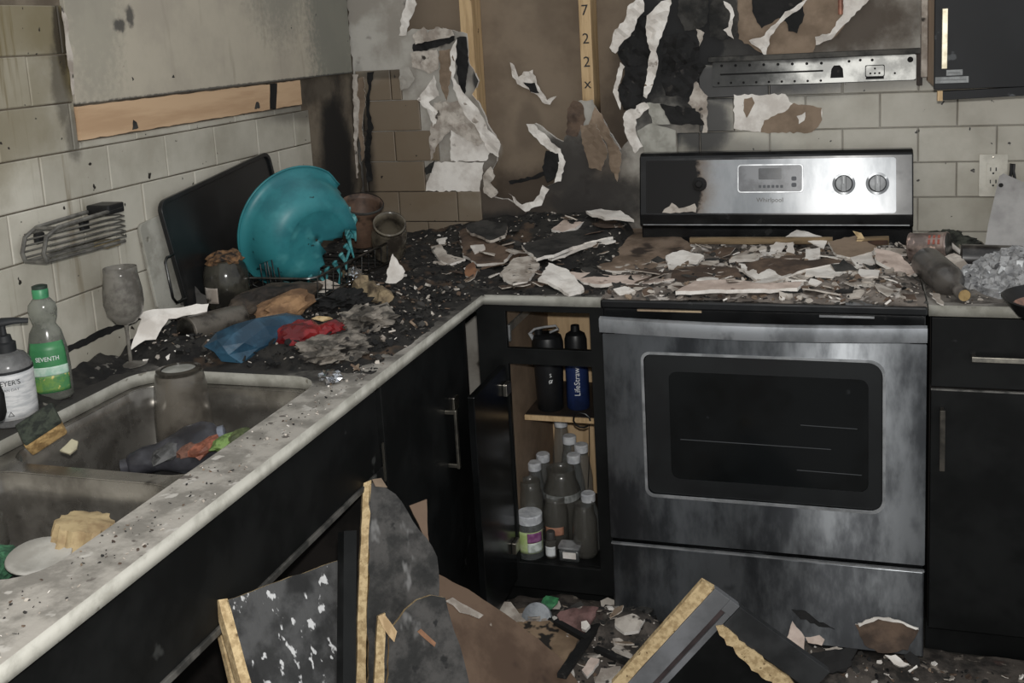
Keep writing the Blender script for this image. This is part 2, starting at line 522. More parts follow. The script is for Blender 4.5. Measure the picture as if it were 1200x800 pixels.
# pale torn rim at the panel's near edge
sheet('torn_rim', [(.0042, -1.302, 1.68), (.0042, -1.292, 1.66), (.0042, -1.291, 1.60), (.0042, -1.298, 1.50), (.0042, -1.302, 1.50), (.0042, -1.303, 1.6)], .002, [GYPD, GYPD, GYPD], wall_left, rag=.004, step=.02, seed=3)
sheet('charred_joint', [(.0012, -1.50, .975), (.0012, -1.30, .978), (.0012, -1.12, .980), (.0012, -1.12, .990), (.0012, -1.30, .994), (.0012, -1.50, .986)], .0012, [CHAR], wall_left, rag=.002, step=.012, seed=17)
# raw strip below the missing wall cabinet
strip = thing('nailing_strip', 'bare tan wooden strip fixed along the tiles of the left wall', 'wood strip', (0, -.83, 1.403))
STRIPM = M('bare_tan_wood', srgb(196, 166, 134), srgb(178, 147, 116), 6, .75, stretch=(1, .3, 3), bump=.06, spots=(srgb(92, 70, 50), 26, .74, .03))
for k, (ya, yb) in enumerate([(-1.297, -.535), (-.498, -.352)]):
    sheet('board', [(.006, ya, 1.404), (.006, yb, 1.404), (.006, yb + (.012 if k == 0 else 0), 1.474), (.006, ya + (0 if k == 0 else .02), 1.474)], .009, [STRIPM, STRIPM, STRIPM], strip, rag=.0012, step=.02, seed=5 + k)
sheet('burnt_gap', [(.004, -.545, 1.404), (.004, -.49, 1.404), (.004, -.47, 1.474), (.004, -.53, 1.474)], .006, [CHAR], strip, rag=.002, seed=9)
for (y_, z_, r_) in [(-1.12, 1.409, .010), (-.60, 1.411, .014)]:
    sheet('burn_knot', [(.0072, y_ - r_, z_), (.0072, y_ + r_, z_ + .002), (.0072, y_ + r_ * .8, z_ + .016), (.0072, y_ - r_ * .2, z_ + .02)], .0015, [CHARG], strip, rag=.002, step=.006, seed=int(r_ * 1000))

# ---------------------------------------------------------------- back wall: cavity, studs, burnt drywall, tiles
CAV = M('wall_cavity_kraft', srgb(128, 114, 98), srgb(108, 95, 81), 3, .9, bump=.06, spots=(srgb(150, 144, 134), 4, .66, .12, (2, 2, .7)),
        soot=[((.62, .1, 1.0), (.5, .3, .16), .7), ((.56, .1, 1.28), (.05, .2, .09), .3), ((.95, .1, 1.35), (.16, .3, .3), .6)], sootc=srgb(48, 38, 31))
wb = MB(); wb.box(-.12, 3.4, .10, .13, 0, 2.3)
wall_back = tag(wb.obj('wall_back', CAV), kind='structure')
STUD = M('pine_stud', srgb(196, 168, 128), srgb(170, 142, 104), 7, .7, stretch=(7, 7, .8), bump=.1, spots=(srgb(96, 74, 52), 22, .7, .05),
         soot=[((.78, .05, 1.30), (.2, .2, .07), .9)], sootc=srgb(70, 56, 44))
SS = [(.380, .421), (.763, .800), (1.19, 1.228), (1.60, 1.638)]
for a, b in SS:
    s_ = MB(); s_.box(a, b, .014, .10, .9, 2.3); s_.obj('stud', STUD, wall_back, bevel=.002)
for ch, z_ in (('7', 1.62), ('2', 1.535), ('2', 1.465), ('x', 1.40)):
    text('pencil_mark', ch, .045, Matrix.Translation((.782, .0135, z_)), wall_back, TEXTK)
def W(pts, y=0.0, s=1.0, x0=0, y0=0):
    return [at(x0 + a / s, y0 + b / s, y=y) for a, b in pts]
DRYB = M('burnt_drywall', srgb(178, 174, 166), srgb(146, 140, 131), 5, .85, bump=.2, bscale=50, spots=(srgb(70, 64, 58), 11, .62, .1),
         soot2=[((.3, 0, 1.02), (.75, .3, .13), .95), ((.62, 0, 1.1), (.34, .3, .2), .85), ((1.45, 0, 1.56), (.32, .2, .12), .9), ((.48, 0, 1.45), (.1, .2, .1), .5)], soot2c=srgb(76, 66, 57),
         soot=[((.93, 0, 1.52), (.17, .3, .34), 1.0), ((1.10, 0, 1.55), (.15, .3, .30), 1.0), ((.70, 0, 1.16), (.14, .3, .13), .75), ((.80, 0, 1.05), (.20, .3, .11), .8), ((.5, 0, .96), (.5, .3, .07), .8), ((1.22, 0, 1.50), (.16, .3, .07), .9), ((.02, 0, 1.22), (.03, .3, .30), .8), ((.36, 0, 1.5), (.06, .3, .1), .4), ((.43, 0, 1.44), (.02, .3, .04), .9)], sootc=srgb(28, 28, 29))
inner = [(484, -70), (484, 0), (471, 22), (474, 40), (483, 35), (530, 34), (547, 40), (551, 75), (561, 95), (554, 110), (566, 132), (576, 155), (586, 170), (580, 195), (570, 206), (566, 216), (572, 228),
         (600, 236), (615, 245), (634, 235), (640, 217), (650, 213), (658, 200), (652, 182), (640, 170), (620, 148), (628, 144), (645, 158), (660, 166), (668, 150), (664, 135), (672, 120), (694, 117), (704, 136), (716, 158),
         (727, 176), (738, 165), (741, 150), (734, 135), (737, 118), (727, 100), (733, 82), (722, 62), (724, 50), (738, 30), (748, 10), (756, -70)]
poly = W([(406, 310), (400, -70)] + inner + [(1300, -70), (1300, 320)], .011)
poly[0] = Vector((0, .011, .88)); poly[1] = Vector((0, .011, 1.80))
poly[-1] = Vector((3.3, .011, .88)); poly[-2] = Vector((3.3, .011, 1.80))
sheet('drywall_sheet', poly, .013, [DRYB, GYP, PAPER], wall_back, rag=.004, step=.016, seed=21)
lo = MB(); lo.box(0, 3.4, .011, .024, 0, .88); lo.obj('drywall_base', DRYB, wall_back)

def torn(pts, y, mats, seed, s=1.0, x0=0, y0=0, thick=.0018, amp=.006, rag=.0028, name='torn_paper_or_hole', cell=.014, freq=26):
    return sheet(name, W(pts, y, s, x0, y0), thick, mats, wall_back, cell=cell, amp=amp, freq=freq, seed=seed, step=.010, rag=rag)
Wh, Wd, Br, Bd = [GYP, GYP, PAPER], [GYPD, GYP, PAPER], [PAPER, GYP, PAPER], [PAPERD, GYPD, PAPERD]
Ck = [CHAR, CHAR, CHAR]; Cg = [CHARG, CHAR, CHARG]
torn([(484, -6), (489, 5), (480, 25), (476, 42), (468, 42), (470, 20), (476, 0)], .004, Wh, 31)
torn([(483, 40), (495, 32), (501, 38), (510, 32), (530, 35), (533, 42), (505, 48), (486, 52)], -.004, Wd, 32, amp=.008)
torn([(484, 52), (500, 46), (532, 41), (533, 48), (512, 56), (492, 61), (484, 60)], .006, Ck, 33)  # black sheet standing in for the shade inside a dark hole
torn([(481, 62), (512, 58), (514, 80), (505, 86), (484, 78)], -.002, Wd, 34, amp=.008)
torn([(514, 60), (529, 57), (533, 74), (527, 98), (524, 118), (516, 100)], -.003, Br, 35)
torn([(535, 44), (547, 43), (549, 80), (545, 110), (538, 106), (534, 70)], .006, Ck, 36)  # tall dark hole: its shade is painted as a black sheet
torn([(528, 60), (535, 46), (534, 72), (532, 90), (545, 112), (562, 130), (572, 150), (586, 166), (584, 184), (573, 178), (558, 150), (545, 134), (534, 112), (527, 84)], -.006, Wh, 37)
torn([(489, 117), (510, 88), (514, 112), (502, 120), (512, 132), (509, 152), (500, 128)], -.008, Wh, 38, amp=.01)
torn([(468, 80), (480, 78), (486, 92), (478, 104), (469, 106)], -.004, [DRYB, GYPD, PAPER], 39)
torn([(508, 120), (545, 118), (560, 142), (573, 158), (560, 172), (528, 152), (512, 170), (505, 188), (503, 168)], -.003, Wd, 40, amp=.007)
torn([(528, 151), (566, 150), (578, 168), (570, 189), (528, 189)], .004, Wh, 41, amp=.001, name='bare_plaster')
torn([(498, 224), (507, 190), (567, 190), (562, 224)], .004, Wh, 42, amp=.001, name='bare_plaster')
torn([(497, 196), (510, 188), (505, 202), (499, 205)], -.003, Cg, 43)
torn([(598, 73), (604, 77), (608, 91), (614, 84), (624, 82), (630, 98), (641, 117), (652, 112), (645, 122), (638, 122), (626, 109), (606, 98), (599, 86)], .085, Wh, 44, amp=.012)
torn([(613, 96), (627, 97), (632, 110), (622, 107)], .078, Ck, 45, amp=.002, name='char_and_hole_patch')  # hole in the paper, its darkness painted as a flat black patch
torn([(617, 146), (626, 145), (640, 160), (656, 175), (663, 190), (657, 212), (650, 214), (655, 192), (641, 174), (622, 157)], -.002, Wh, 46, amp=.01)
torn([(640, 176), (655, 180), (656, 205), (640, 214), (636, 196)], -.001, Ck, 47, amp=.003, name='char_and_hole_patch')
torn([(566, 206), (574, 196), (581, 206), (575, 214), (584, 226), (576, 232), (566, 226)], -.004, Wd, 48, amp=.01)
torn([(597, 226), (612, 240), (624, 236), (632, 228), (636, 216), (643, 222), (634, 240), (616, 248), (604, 240)], -.004, Wh, 49, amp=.01)
torn([(596, 212), (622, 207), (640, 200), (641, 205), (622, 211), (597, 216)], .07, Ck, 50, amp=.004, name='char_and_hole_patch')
torn([(697, 124), (704, 134), (716, 158), (728, 180), (724, 212), (716, 200), (712, 172), (699, 150), (690, 150)], -.004, [PAPER, GYP, GYPD], 51, amp=.010)
torn([(680, 148), (698, 146), (706, 160), (712, 178), (705, 200), (690, 196), (684, 172)], -.006, Br, 52, amp=.008)
torn([(665, 128), (672, 118), (682, 120), (686, 140), (676, 160), (664, 158)], -.003, Bd, 53, amp=.008)
k7 = dict(s=4.445, x0=690, y0=0)
torn([(280, -20), (292, 60), (265, 80), (250, 120), (215, 190), (180, 212), (140, 282), (110, 250), (125, 170), (190, 100), (200, 30)], -.012, Wh, 54, amp=.014, **k7)
torn([(438, -20), (410, 90), (380, 190), (350, 270), (362, 340), (335, 440), (300, 512), (282, 500), (300, 400), (322, 270), (300, 180), (302, 80), (380, 10)], -.02, Wh, 55, amp=.014, **k7)
torn([(265, 82), (300, 80), (300, 180), (322, 262), (310, 330), (205, 350), (150, 280), (215, 195)], -.004, Ck, 56, amp=.012, **k7)
torn([(200, 355), (300, 390), (285, 490), (260, 560), (180, 572), (150, 470)], -.008, Ck, 57, amp=.012, **k7)
torn([(165, 325), (187, 345), (152, 450), (168, 572), (150, 550), (124, 480)], -.008, Wh, 58, amp=.008, **k7)
torn([(180, 590), (290, 530), (312, 560), (250, 620), (246, 700), (282, 760), (240, 800), (198, 720), (178, 650)], -.008, Wh, 59, amp=.010, **k7)
torn([(250, 680), (330, 640), (455, 680), (455, 790), (290, 792)], -.001, [CREAM, GYP, PAPER], 60, amp=.002, rag=.002, **k7)
torn([(300, 535), (375, 540), (425, 650), (330, 645)], -.004, [CREAM, GYP, PAPER], 61, amp=.004, **k7)
torn([(370, 545), (560, 562), (602, 652), (430, 646)], -.012, Ck, 62, amp=.006, **k7)
torn([(556, 420), (616, 500), (616, 692), (595, 690), (600, 640), (520, 540)], -.008, Wd, 63, amp=.006, **k7)
torn([(700, 4), (742, 20), (756, 80), (746, 160), (756, 202), (740, 196), (700, 156), (725, 140), (735, 70)], -.008, Wh, 64, amp=.010, **k7)
torn([(560, 150), (602, 170), (576, 242)], -.010, Wd, 65, amp=.008, **k7)
torn([(470, -30), (620, -30), (620, 120), (560, 160), (500, 160), (465, 80)], -.006, Cg, 66, amp=.010, **k7)
torn([(630, 20), (690, -20), (770, 0), (770, 190), (700, 210), (630, 190)], -.003, Cg, 67, amp=.008, **k7)
torn([(380, 410), (580, 320), (610, 340), (560, 420), (500, 500), (400, 500)], -.016, Ck, 68, amp=.012, **k7)
torn([(390, 190), (500, 165), (575, 240), (570, 300), (480, 350), (375, 400)], -.010, Ck, 69, amp=.016, **k7)
k3 = dict(s=2.857, x0=780, y0=0)
torn([(242, -30), (520, -30), (690, -30), (640, 40), (560, 130), (500, 150), (490, 182), (340, 190), (244, 130)], .006, Br, 70, amp=.003, **k3)
torn([(290, -30), (452, -30), (466, 50), (440, 112), (412, 105), (410, 82), (380, 60), (320, 96), (290, 40)], .003, Ck, 71, amp=.002, name='char_and_hole_patch', **k3)  # black hole in the drywall; the shade within is this dark sheet
torn([(486, -20), (450, 30), (400, 60), (352, 120), (336, 187), (280, 137), (330, 118), (400, 40), (442, 18)], -.006, Wh, 72, amp=.012, **k3)
torn([(600, -20), (700, -20), (640, 40), (556, 132), (500, 152), (500, 122), (550, 110), (590, 50)], -.004, Wh, 73, amp=.010, **k3)
cp = MB(); cp.tube([at(985, -25, y=-.012), at(985, 17, y=-.012)], .007, 10); cp.obj('copper_pipe', M('copper', srgb(170, 118, 98), srgb(130, 92, 78), 30, .5, .3), wall_back, smooth=SM)
torn([(228, 318), (400, 315), (426, 350), (526, 365), (520, 402), (480, 440), (300, 440), (229, 430)], -.0015, Wh, 74, amp=.001, name='plaster_patch', thick=.0012, **k3)
torn([(330, 402), (400, 372), (430, 345), (522, 362), (526, 402), (490, 444), (318, 444)], -.0030, Br, 75, amp=.001, thick=.0012, **k3)
torn([(262, 330), (290, 325), (300, 345), (285, 365), (272, 395), (262, 370)], -.0030, Br, 76, amp=.0008, thick=.001, **k3)
torn([(440, 390), (470, 375), (466, 405), (446, 416)], -.0048, Wh, 77, amp=.001, thick=.001, **k3)

torn([(413, 88), (419, 87), (421, 130), (418, 170), (420, 208), (414, 210), (415, 150)], -.006, [GYPD, GYPD, PAPER], 78, amp=.005, name='peeled_corner_strip')
torn([(430, 84), (438, 84), (434, 105), (433, 130), (437, 150), (433, 172), (436, 212), (430, 214), (427, 178), (431, 150), (428, 120), (432, 100)], -.007, Ck, 79, amp=.006, name='charred_corner_strip')
torn([(419, 92), (426, 90), (428, 120), (424, 150), (428, 176), (424, 190), (420, 150)], -.004, Br, 80, amp=.004, name='peeled_corner_strip')
# tiles of the back wall
xe, xo = at(463, 170, y=0).x, at(493, 135, y=0).x
lim = {-1: .50, 0: .42, 1: at(498, 205, y=0).x, 2: at(524, 170, y=0).x - .03, 3: at(492, 135, y=0).x, 4: at(470, 100, y=0).x}
for k in range(-1, 5):
    z0 = max(ZL + PITCH * k, .917); z1 = ZL + PITCH * (k + 1)
    u = (xo if k % 2 else xe) - TW * 4
    while u < lim[k] - .01:
        a, b = max(u, .012), min(u + TW, lim[k])
        if b > a: put_tile(wall_back, a, b, z0, z1, False)
        u += TW
for k in range(-1, 5):
    z0 = max(ZR + PITCH * k, .917); z1 = ZR + PITCH * (k + 1)
    u = 1.628 + (0 if k % 2 else TW / 2) - TW * 5
    x_lo = {4: 1.10, 3: 1.118, 2: at(793, 165, y=0).x, 1: 1.06, 0: 1.06, -1: 1.06}[k]
    while u < 2.6:
        a, b = max(u, x_lo), u + TW
        if b > a: put_tile(wall_back, a, b, z0, z1, False)
        u += TW

# ---------------------------------------------------------------- worktops
def top_mat(name):
    return M(name, srgb(168, 163, 155), srgb(128, 124, 117), 16, .75, bump=.6, bscale=70, spots=(srgb(186, 182, 175), 26, .62, .06), spot2=(srgb(98, 92, 87), 30, .64, .06),
             soot=[((.28, -.55, .915), (.62, .72, .5), 1.0), ((.05, -1.5, .915), (.16, .5, .5), .95), ((.30, -1.2, .915), (.34, .22, .5), 1.0), ((.8, -.2, .915), (.6, .6, .5), .8), ((.1, -2.0, .915), (.12, .4, .5), .8)],
             sootc=srgb(44, 42, 40), ns=14, namp=1.0)
def topped(me, mats):
    for m in mats: me.materials.append(m)
    for p in me.polygons: p.material_index = 0 if p.normal.z > .6 else 1
    return me
CUT = rrect(.105, .532, -2.125, -1.308, .07, 6)
me = topped(xform(holed([(.004, -2.9), (.635, -2.9), (.635, -.635), (.949, -.635), (.949, -.002), (.004, -.002)], [CUT], .026), Matrix.Translation((0, 0, ZC))), [top_mat('ash_covered_worktop'), CREAM])
worktop = tag(mobj('worktop', me), 'ash-covered grey worktop with cream edge running from the sink to the range', 'worktop')
me = topped(xform(holed([(1.717, -.635), (2.6, -.635), (2.6, -.002), (1.717, -.002)], [], .026), Matrix.Translation((0, 0, ZC))), [M('dusty_worktop', srgb(150, 145, 138), srgb(96, 92, 87), 14, .8, bump=.5, bscale=60, spots=(srgb(60, 56, 52), 20, .62, .08)), CREAM])
tag(mobj('worktop', me), 'short cream-edged worktop to the right of the range, buried in rubble', 'worktop')

# ---------------------------------------------------------------- sink
STEELS = M('sooty_sink_steel', srgb(150, 146, 139), srgb(112, 108, 102), 9, .26, .72, spots=(srgb(50, 46, 42), 12, .62, .12), rvar=.25)
sink = thing('double_sink', 'soot-stained stainless double-bowl sink set into the left worktop', 'sink', (.32, -1.72, .72))
B1 = (.118, .520, -1.735, -1.322); B2 = (.118, .520, -2.112, -1.768)
me = xform(holed(rrect(.085, .552, -2.145, -1.288, .08, 6), [rrect(*B1, .065, 6), rrect(*B2, .065, 6)], .004), Matrix.Translation((0, 0, .888)))
me.materials.append(STEELS); mobj('rim', me, sink)
for bb in (B1, B2):
    m = MB(); rings = []
    for z, ins, r in [(.886, 0, .065), (.84, .003, .064), (.73, .010, .062), (.712, .016, .06), (.703, .028, .055), (.700, .05, .045)]:
        rings.append([(x, y, z) for x, y in rrect(bb[0] + ins, bb[1] - ins, bb[2] + ins, bb[3] - ins, r, 6)])
    n = len(rings[0])
    vs = [p for r in rings for p in r]; fs = []
    for i in range(len(rings) - 1):
        for k in range(n): fs.append((i * n + k, i * n + (k + 1) % n, (i + 1) * n + (k + 1) % n, (i + 1) * n + k))
    fs.append(tuple((len(rings) - 1) * n + k for k in range(n)))
    m.add(vs, fs); bw = m.obj('bowl', STEELS, sink, smooth=SM, fix=False)
    sol = bw.modifiers.new('wall', 'SOLIDIFY'); sol.thickness = .0015; sol.offset = 1
    dr = MB(); dr.lathe([(.042, .7015), (.040, .7035), (.030, .7030), (.028, .7015)], 24, ((bb[0] + bb[1]) / 2, (bb[2] + bb[3]) / 2, 0)); dr.obj('drain', CHROME, bw, smooth=SM)

# ---------------------------------------------------------------- base cabinets, left run
def panel(name, x0, x1, y0, y1, z0, z1, mat, parent, bevel=.0015):
    b = MB(); b.box(x0, x1, y0, y1, z0, z1); return b.obj(name, mat, parent, bevel=bevel)
def bar_handle(parent, p0, p1, out, mat=NICKEL, r=.006):
    """bar handle from p0 to p1 standing off along out"""
    p0, p1, out = Vector(p0), Vector(p1), Vector(out); d = (p1 - p0).normalized()
    m = MB(); s = d.cross(out.normalized())
    m.obox((p0 + p1) / 2 + out, d * ((p1 - p0).length / 2), out.normalized() * (r * .55), s * r)
    for q in (p0 + d * r, p1 - d * r): m.obox(q + out / 2, d * r * .8, out / 2, s * r * .7)
    return m.obj('handle', mat, parent, bevel=.001)
INT = M('cabinet_interior_dark', srgb(34, 31, 29), srgb(18, 17, 16), 6, .8, spec=.2)
sc_ = thing('sink_cabinet', 'scorched black sink base cabinet, its doors gone below the front apron', 'cabinet', (.3, -1.9, 0))
panel('apron', .585, .603, -2.88, -1.232, .695, .886, BLK, sc_)
panel('side_panel', .02, .585, -1.232, -1.216, .10, .886, INT, sc_)
panel('floor_panel', .02, .585, -2.88, -1.232, .10, .118, INT, sc_)
panel('back_panel', .02, .03, -2.88, -1.232, .118, .69, INT, sc_)
panel('toe_kick', .52, .535, -2.88, -1.216, 0, .10, BLK, sc_)
panel('stile', .585, .603, -1.258, -1.216, .10, .694, BLK, sc_)
panel('rail', .565, .607, -2.88, -1.262, .683, .6945, M('worn_black_edge', srgb(92, 90, 86), srgb(50, 50, 48), 20, .6), sc_)
panel('edge_strip', .603, .606, -1.222, -1.216, .66, .745, NICKEL, sc_, 0)
dc = thing('door_cabinet', 'black base cabinet with a bar-handled door between sink and corner', 'cabinet', (.3, -.93, 0))
panel('carcass', .02, .585, -1.214, -.64, .10, .886, INT, dc)
dr_ = panel('door', .586, .605, -1.210, -.705, .105, .882, BLK, dc)
bar_handle(dr_, (.605, -.868, .54), (.605, -.868, .688), (.027, 0, 0))
panel('latch', .605, .612, -.822, -.79, .665, .70, NICKEL, dc)
panel('toe_kick', .52, .535, -1.214, -.56, 0, .10, BLK, dc)

# ---------------------------------------------------------------- corner cabinet beside the range
KW = M('cabinet_interior_kraft', srgb(140, 120, 100), srgb(114, 96, 79), 4, .8, spots=(srgb(70, 58, 47), 6, .6, .15))
LW = M('cabinet_back_beech', srgb(204, 176, 138), srgb(182, 154, 118), 5, .7, stretch=(5, 5, .6))
cc = thing('corner_cabinet', 'open black corner cabinet packed with bottles, left of the range', 'cabinet', (.78, -.3, 0))
FY = -.612
me = xform(holed([(.606, .092), (.949, .092), (.949, .886), (.606, .886)], [[(.686, .165), (.911, .165), (.911, .724), (.686, .724)], [(.686, .766), (.911, .766), (.911, .866), (.686, .866)]], .018), Matrix.Translation((0, FY, 0)) @ UP_TO_BACK)
me.materials.append(BLK); mobj('face_frame', me, cc, bevel=.001)
panel('side_panel', .655, .668, FY + .018, -.16, .165, .886, KW, cc)
panel('side_panel', .934, .949, FY + .018, -.16, .165, .886, KW, cc)
panel('back_panel', .655, .949, -.16, -.15, .165, .886, LW, cc)
panel('floor_panel', .655, .949, FY + .018, -.16, .145, .165, BLK, cc)
panel('toe_kick', .606, .949, -.545, -.53, 0, .10, BLK, cc)
sh = panel('shelf', .672, .934, -.455, -.162, .508, .523, RAWW, cc)
panel('dark_shelf_top', .673, .933, -.450, -.163, .523, .5245, M('shelf_top_dark', srgb(64, 52, 44), srgb(40, 34, 30), 8, .6), sh)  # thin darker brown layer over the shelf's upper face
sl = MB(); sl.obox((.671, -.38, .80), (.003, 0, 0), (0, .20, 0), (0, 0, .011)); sl.obox((.680, -.585, .80), (.009, 0, 0), (0, .006, 0), (0, 0, .022)); sl.obj('drawer_slide', M('galvanised', srgb(170, 172, 172), srgb(120, 122, 122), 20, .4, .7), cc, bevel=.0008)
GLOSSB = M('glossy_black_door', srgb(20, 21, 22), srgb(12, 13, 13), 5, .22, spots=(srgb(44, 45, 45), 16, .7, .06))
od = panel('open_door', .664, .682, -.868, FY - .008, .12, .722, GLOSSB, cc)
for z_ in (.665, .225):
    h = MB(); h.box(.682, .694, FY - .045, FY - .008, z_ - .016, z_ + .016); h.box(.676, .690, FY - .012, FY + .004, z_ - .009, z_ + .009)
    h.obj('hinge', NICKEL, cc, bevel=.002)

# ---------------------------------------------------------------- base cabinet, right of the range
rc = thing('drawer_cabinet', 'black base cabinet with bar handles to the right of the range', 'cabinet', (2.1, -.3, 0))
panel('carcass', 1.722, 2.55, -.60, -.02, .10, .886, INT, rc)
d1 = panel('drawer', 1.724, 2.28, -.62, -.602, .716, .882, BLK, rc)
d2 = panel('door', 1.724, 2.28, -.62, -.602, .105, .708, BLK, rc)
bar_handle(d1, (1.808, -.62, .793), (2.15, -.62, .793), (0, -.026, 0))
bar_handle(d2, (1.748, -.62, .52), (1.748, -.62, .668), (0, -.026, 0), M('sooted_handle', srgb(84, 80, 74), srgb(56, 54, 50), 20, .5, .6))
panel('drawer', 2.284, 2.55, -.62, -.602, .716, .882, BLK, rc); panel('door', 2.284, 2.55, -.62, -.602, .105, .708, BLK, rc)
panel('toe_kick', 1.722, 2.55, -.545, -.53, 0, .10, BLK, rc)
dl = MB(); dl.box(1.724, 2.28, -.6225, -.615, .7075, .711); dl.obj('drawer_edge', M('worn_edge_grey', srgb(110, 108, 104), srgb(60, 60, 58), 30, .6), rc)

# ---------------------------------------------------------------- range
def steel_mat(name, soot=None, sootc=SOOT, soot2=None, soot2c=None, r=.30, base=(124, 127, 130), dark=(72, 74, 77), dirt=.60, vertical=True, mt=.93, sharp=(1.15, .55)):
    return M(name, srgb(*base), srgb(*dark), 5, r, mt, stretch=(2.2, 1, .8), lo=.36, hi=.64, spots=(srgb(80, 82, 85), 9, dirt, .16), soot=soot, sootc=sootc, soot2=soot2, soot2c=soot2c, aniso=.985, rvar=.06, ns=16, namp=.6, sharp=sharp)
ST = steel_mat('smoky_brushed_steel')
STB = M('light_steel_trim', srgb(180, 182, 184), srgb(146, 148, 150), 20, .35, .6)
BE = M('black_enamel', srgb(23, 24, 25), srgb(14, 14, 15), 8, .22, spots=(srgb(48, 48, 48), 18, .67, .08), rvar=.3)
RX0, RX1 = .952, 1.713
rg = thing('range', 'stainless electric range with soot-smeared oven door, rubble on its top', 'range', ((RX0 + RX1) / 2, -.33, 0))
panel('body', RX0 + .004, RX1 - .004, -.628, -.03, .03, .893, BE, rg)
for x_ in (RX0 + .03, RX1 - .06): panel('foot', x_, x_ + .03, -.60, -.57, 0, .03, BE, rg)
ck = MB(); ck.box(RX0, RX1, -.662, -.03, .894, .916); ck.obj('cooktop', BE, rg, bevel=.005)
ts = MB(); ts.box(RX0 + .003, RX1 - .003, -.646, -.628, .832, .893); tso = ts.obj('vent_trim', BE, rg, bevel=.003)
for a, b, z_ in ((1.042, 1.200, .888), (1.475, 1.598, .885)):
    q = MB(); q.box(a, b, -.6485, -.645, z_ - .0022, z_ + .0022); q.obj('vent_slot_highlight', STB if a > 1.3 else M('tan_slot_highlight', srgb(190, 170, 140), srgb(150, 130, 110), 20, .6), tso)  # narrow slots drawn pale: the trim's highlight lines are painted in
# oven door with cut-out
DY = -.655
win = rrect(1.050, 1.621, .406, .783, .012, 6, [.02, .03, .035, .02])
me = xform(holed(rrect(RX0 + .001, RX1 - .001, .283, .828, .004, 3), [win], .026), Matrix.Translation((0, DY, 0)) @ UP_TO_BACK)
me.materials.append(ST); door = mobj('oven_door', me, rg, bevel=.0015)
me = xform(holed(rrect(1.048, 1.623, .404, .785, .012, 6, [.022, .032, .037, .022]), [rrect(1.0545, 1.6165, .4115, .7785, .012, 6, [.018, .028, .033, .018])], .004), Matrix.Translation((0, DY - .0015, 0)) @ UP_TO_BACK)
me.materials.append(STB); mobj('window_trim', me, door)
GLS = M('sooty_oven_glass', srgb(20, 22, 23), srgb(11, 12, 12), 4, .16, spots=(srgb(52, 54, 56), 15, .69, .08), rvar=.2, spec=.6)
g = MB(); g.prism([(x, DY + .006, z) for x, z in rrect(1.052, 1.619, .408, .781, .02, 4)], (0, .004, 0)); g.obj('window_glass', GLS, door)
OIN = M('oven_inner_frame', srgb(30, 32, 33), srgb(24, 25, 26), 5, .35)
me = xform(holed(rrect(1.056, 1.615, .413, .777, .02, 4), [rrect(1.115, 1.585, .455, .735, .02, 4)], .001), Matrix.Translation((0, DY + .0045, 0)) @ UP_TO_BACK)
me.materials.append(OIN); mobj('window_mask', me, door)
for a, b, z_ in ((1.43, 1.56, .615), (1.14, 1.5, .56), (1.42, 1.57, .50)):
    r_ = MB(); r_.tube([(a, DY + .004, z_), (b, DY + .004, z_ - .002)], .0012, 6); r_.obj('oven_rack_wire', M('dull_wire', srgb(62, 64, 66)), door)
# wide bowed handle
hm = MB(); prof = []
N = 24
for i in range(N + 1):
    t = i / N; x = RX0 + .003 + t * (RX1 - RX0 - .006)
    y = -.684 - .028 * math.sin(math.pi * t)
    prof.append((x, y))
vs = []
for x, y in prof:
    vs += [(x, y, .879), (x, y - .010, .876), (x, y - .012, .860), (x, y - .008, .842), (x, y + .006, .842), (x, y + .006, .879)]
fs = [(i * 6 + k, i * 6 + (k + 1) % 6, (i + 1) * 6 + (k + 1) % 6, (i + 1) * 6 + k) for i in range(N) for k in range(6)] + [tuple(range(6)), tuple(N * 6 + k for k in range(6))]
hm.add(vs, fs)
STH = M('handle_steel', srgb(172, 175, 179), srgb(132, 135, 138), 6, .32, .55, stretch=(1.5, 1, 1), spots=(srgb(96, 98, 100), 12, .62, .12), rvar=.1)
ho = hm.obj('handle', STH, door, smooth=SM)
for x_ in (RX0 + .005, RX1 - .04): panel('handle_bracket', x_, x_ + .035, -.69, -.650, .838, .868, BE, ho)
# storage drawer
dw = MB(); dw.box(RX0 + .002, RX1 - .002, -.655, -.63, .045, .268); dwo = dw.obj('storage_drawer', ST, rg, bevel=.004)
de = MB(); de.box(RX0 + .002, RX1 - .002, -.659, -.650, .2675, .2715); de.obj('drawer_lip', STB, dwo)
# backguard
bgm = MB(); pf = [(-.03, .917), (-.082, .917), (-.082, .985), (-.108, .996), (-.110, 1.030), (-.082, 1.196), (-.066, 1.206), (-.03, 1.206)]
bgm.prism([(RX0, y, z) for y, z in pf], (RX1 - RX0, 0, 0)); bgo = bgm.obj('backguard', BE, rg, bevel=.004)
u_ = Vector((0, .028, .166)).normalized(); n_ = Vector((0, -u_.z, u_.y))
FO = Vector((0, -.110, 1.030)) + n_ * .0006
def face(x, h, off=0.0):
    return Vector((x, 0, 0)) + FO + u_ * h + n_ * off
FM = Matrix.Translation(FO) @ Matrix(((1, 0, 0, 0), (0, u_.y, n_.y, 0), (0, u_.z, n_.z, 0), (0, 0, 0, 1)))
FT = Matrix.Translation(FO) @ Matrix(((1, 0, 0, 0), (0, -n_.y, u_.y, 0), (0, -n_.z, u_.z, 0), (0, 0, 0, 1)))
STP = steel_mat('scorched_panel_steel', soot=[((1.0, -.1, 1.10), (.128, .3, .4), 1.0)], sootc=srgb(26, 25, 25), soot2=[((1.0, -.1, 1.10), (.17, .3, .4), .8)], soot2c=srgb(136, 108, 74), r=.42, base=(190, 192, 194), dark=(160, 163, 166), dirt=.68, mt=.92, sharp=(1.04, .94))
